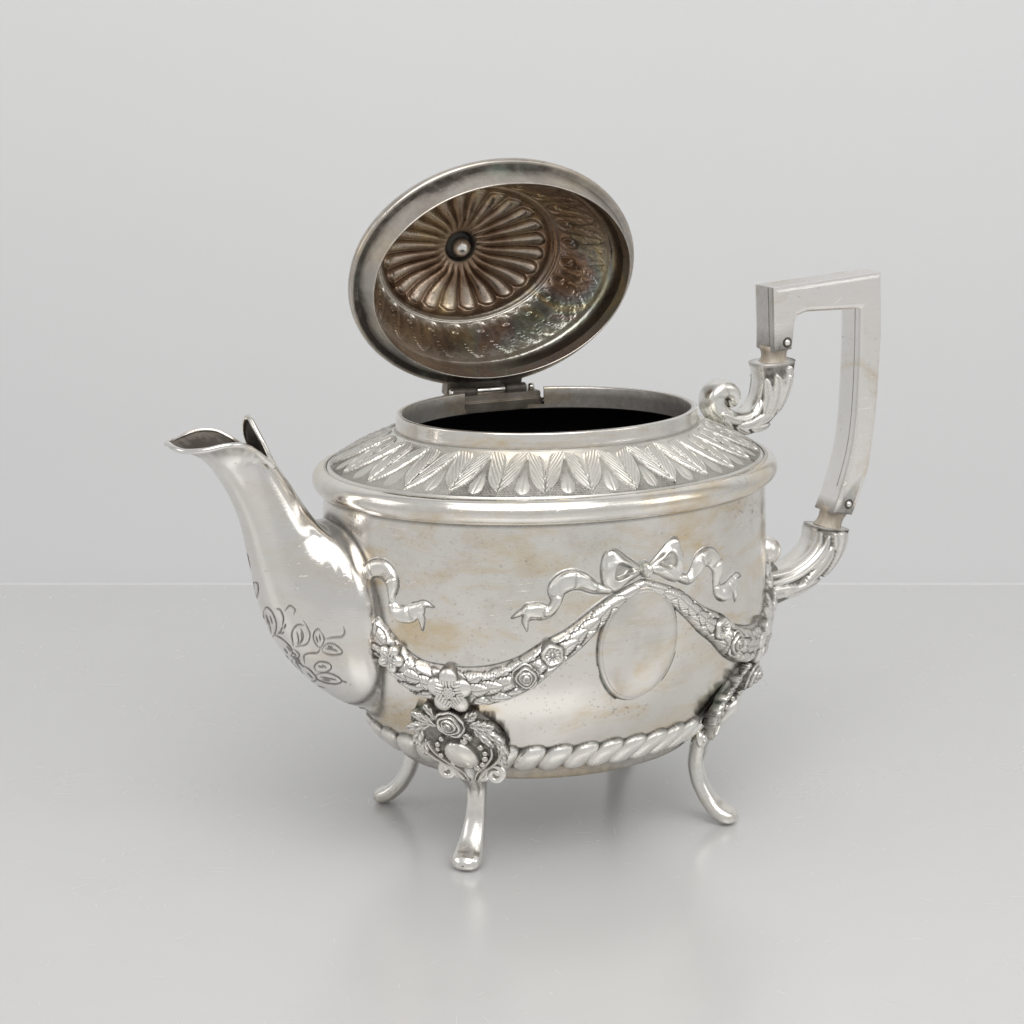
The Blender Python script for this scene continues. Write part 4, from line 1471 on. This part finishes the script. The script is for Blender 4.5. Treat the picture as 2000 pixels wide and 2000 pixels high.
rimp = np.array([(5.80, 4.36, -0.55), (5.92, 4.47, -0.38), (6.00, 4.55, -0.2), (6.02, 4.57, -0.06), (5.99, 4.54, 0.05), (5.93, 4.48, 0.09), (5.86, 4.40, 0.08), (5.76, 4.28, 0.06), (5.70, 4.21, 0.07)])
P = wobble(lid_rings(*rimp.T), 0.008)
lp = np.array([0.1, 0.1, 0.05, 0, 0, 0.35, 0.95, 1.0, 0.95])[:, None] * (0.42 + 0.5 * sstep(-0.3, 0.6, np.cos(tl - 2.5))[None] + 0.5 * sstep(0.2, 0.8, np.cos(tl - 4.0))[None] - 0.55 * np.exp(-((tl - 3.25) / 0.16) ** 2)[None])
lid = grid_mesh('lid', P, M_RIM, pot, cu=True, patina=np.clip(lp + 0 * P[..., 0], 0, 1))
lid['label'] = 'open domed lid seen from its brown tarnished inside'
bz = np.array([(5.70, 4.21, 0.05), (5.64, 4.15, 0.2), (5.53, 4.03, 0.5), (5.43, 3.93, 0.82), (5.425, 3.925, 0.86), (5.395, 3.895, 0.875), (5.37, 3.87, 0.86), (5.365, 3.865, 0.82)])
P = wobble(lid_rings(*bz.T), 0.012)
bez = grid_mesh('lid_bezel', P, M_RIM, lid, cu=True, patina=np.array([1.0, .85, .45, .15, 0, 0, 0, 0.1])[:, None] * (0.75 + 0.5 * np.sin(tl * 3 + 1)[None] * np.sin(tl * 7)[None]) + 0 * P[..., 0])
# dome
RHO = spline([(1.0, 0.84), (0.998, 0.5), (0.995, 0.1), (0.985, -0.12), (0.955, -0.42), (0.90, -0.92), (0.84, -1.45), (0.775, -2.05), (0.73, -2.32), (0.70, -2.42), (0.675, -2.52), (0.645, -2.8), (0.59, -3.04), (0.45, -3.2), (0.28, -3.26), (0.18, -3.28), (0.131, -3.3)], 320)
rho, off = RHO[:, 0], RHO[:, 1]
rr = rho[:, None]
NF = 24
lob = np.abs(np.sin(NF * tl / 2))[None]
scal = 0.66 - 0.035 * (1 - lob) ** 1.5
env = sstep(0.13, 0.26, rr) * sstep(0.0, 0.05, scal - rr)
flute = 0.27 * env * lob ** 0.55 * (0.35 + 0.65 * rr / 0.6)
crease = env * (1 - lob) ** 6
NM = 24
cellx = ((tl / (2 * np.pi) * NM) % 1.0 - 0.5)[None]
yb = (rr - 0.73) / 0.22
zone = sstep(0, 0.06, yb) * sstep(1.0, 0.9, yb)
hl, plf = leaf_cell(np.broadcast_to(cellx, (len(rho), NLT)), np.broadcast_to(np.clip(yb, 0, 1), (len(rho), NLT)))
dim = np.exp(-((cellx / 0.10) ** 2 + ((yb - 0.22) / 0.07) ** 2)) - 0.8 * np.exp(-((np.hypot(cellx / 0.2, (yb - 0.22) / 0.15) - 1) / 0.3) ** 2)
nz = np.sin(tl * 71)[None] * np.sin(rr * 160) + np.sin(tl * 113 + 2)[None] * np.cos(rr * 240) + np.sin(tl * 39 + 1)[None] * np.cos(rr * 97)
rep = zone * (0.9 * hl + 0.13 * dim + 0.010 * nz * sstep(0.35, 0.6, yb))
ring1 = 0.07 * np.exp(-((rr - 0.71) / 0.012) ** 2) + 0.05 * np.exp(-((rr - 0.957) / 0.01) ** 2)
o_ = off[:, None] + flute + rep + ring1
A_, B_ = rr * 5.36 + 0 * tl, rr * 3.86 + 0 * tl
ctr = sstep(0.5, 0.131, rr)                      # the centre hole is round
A_ = A_ * (1 - ctr) + ctr * (rr * 4.75)
B_ = B_ * (1 - ctr) + ctr * (rr * 4.75)
P = lid_rings(A_, B_, o_)
n_ = 0.5 + 0.5 * np.sin(tl * 2 + 0.7)[None]
pt = np.clip(0.45 * crease + zone * 0.25 * (hl < 0.02) + 0.5 * np.exp(-((rr - 0.675) / 0.02) ** 2) + 0.2 * np.exp(-((rr - 0.1) / 0.03) ** 2), 0, 1)
# the wall just under the bezel on the handle side is nearly black
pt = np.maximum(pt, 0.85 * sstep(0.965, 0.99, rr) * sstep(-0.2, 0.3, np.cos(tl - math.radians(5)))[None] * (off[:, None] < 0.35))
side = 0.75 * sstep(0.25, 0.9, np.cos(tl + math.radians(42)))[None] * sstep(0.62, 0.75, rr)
bright = sstep(-0.1, 0.7, np.cos(tl + math.radians(115)))[None] * (1.0 * sstep(0.68, 0.71, rr) * sstep(0.80, 0.74, rr) + 0.4 * sstep(0.88, 0.93, rr) * sstep(1.0, 0.96, rr)) + 0.1 * sstep(0.8, 1.0, rr)  # white highlight on the lower-left ridge, put into the base colour
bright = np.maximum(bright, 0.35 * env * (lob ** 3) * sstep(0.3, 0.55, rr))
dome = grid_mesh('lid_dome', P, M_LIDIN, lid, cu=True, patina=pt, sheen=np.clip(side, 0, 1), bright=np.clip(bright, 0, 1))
dome['label'] = 'fluted rosette and leaf border pressed into the lid'
# outer skin of the lid
ok = np.array([(5.80, 4.36, -0.55), (5.5, 4.06, -0.72), (5.0, 3.62, -0.98), (4.65, 3.4, -1.75), (4.15, 3.05, -2.45), (3.7, 2.75, -2.85), (3.3, 2.5, -3.2), (2.4, 1.9, -3.42), (1.4, 1.3, -3.5), (0.9, 0.9, -3.6), (0.8, 0.8, -4.0), (0.02, 0.02, -4.1)])
grid_mesh('lid_shell', lid_rings(*spline(ok, 60).T), M_SIL, lid, cu=True)
# finial nut in its socket
nut_o = LC + E3 * -3.3
lathe_axis('nut_socket', nut_o, E3, [(0.64, 0.05), (0.62, -0.1), (0.60, -0.42), (0.4, -0.5), (0.01, -0.5)], M_DARKS, lid, 40, [0.3, 0.85, 0.95, 0.95, 0.95])
lathe_axis('nut', nut_o + E1 * 0.05 - E2 * 0.05, E3, [(0.56, -0.52), (0.55, -0.4), (0.50, -0.28), (0.44, -0.2), (0.42, -0.08), (0.37, 0.08), (0.27, 0.21), (0.13, 0.28), (0.002, 0.295)], M_REL, lid, 40, [.8, .6, .5, .5, 0.05, 0, 0, 0, 0])

# ------------------------------------------------------------------ hinge
hz, hy = 15.93, 4.72
box_mesh('hinge_plate', (-1.42, 4.30, 15.14), (1.98, 4.46, 15.56), M_DARKS, collar, 0.04)
box_mesh('hinge_ledge', (-1.40, 4.40, 15.34), (1.95, 5.0, 15.80), M_DARKS, collar, 0.04, pat=0.45)
for x0, x1, pv, r_ in ((-1.78, -0.78, 0.75, 0.20), (-0.74, 0.48, 0.0, 0.18), (0.52, 1.40, 0.8, 0.20)):
    lathe_axis('knuckle', (x0, hy, hz), (1, 0, 0), [(0.01, 0), (r_ * 0.9, 0), (r_, 0.03), (r_, x1 - x0 - 0.03), (r_ * 0.9, x1 - x0), (0.01, x1 - x0)], M_REL if pv == 0 else M_DARKS, lid if pv == 0 else collar, 24, [pv] * 6)
rm = np.stack([E1, E3, E2], 1)
base = LC - E2 * 4.55
box_mesh('hinge_leaf', (-1.62, -0.46, -0.40), (1.60, 0.10, 0.25), M_DARKS, lid, 0.05, rm, base, 0.45)
for x_ in (-1.86, 1.55):
    lathe_axis('hinge_pin', (x_, hy, hz), (1, 0, 0), [(0.01, 0), (0.12, 0.01), (0.15, 0.06), (0.15, 0.2), (0.01, 0.22)], M_REL, lid, 16)
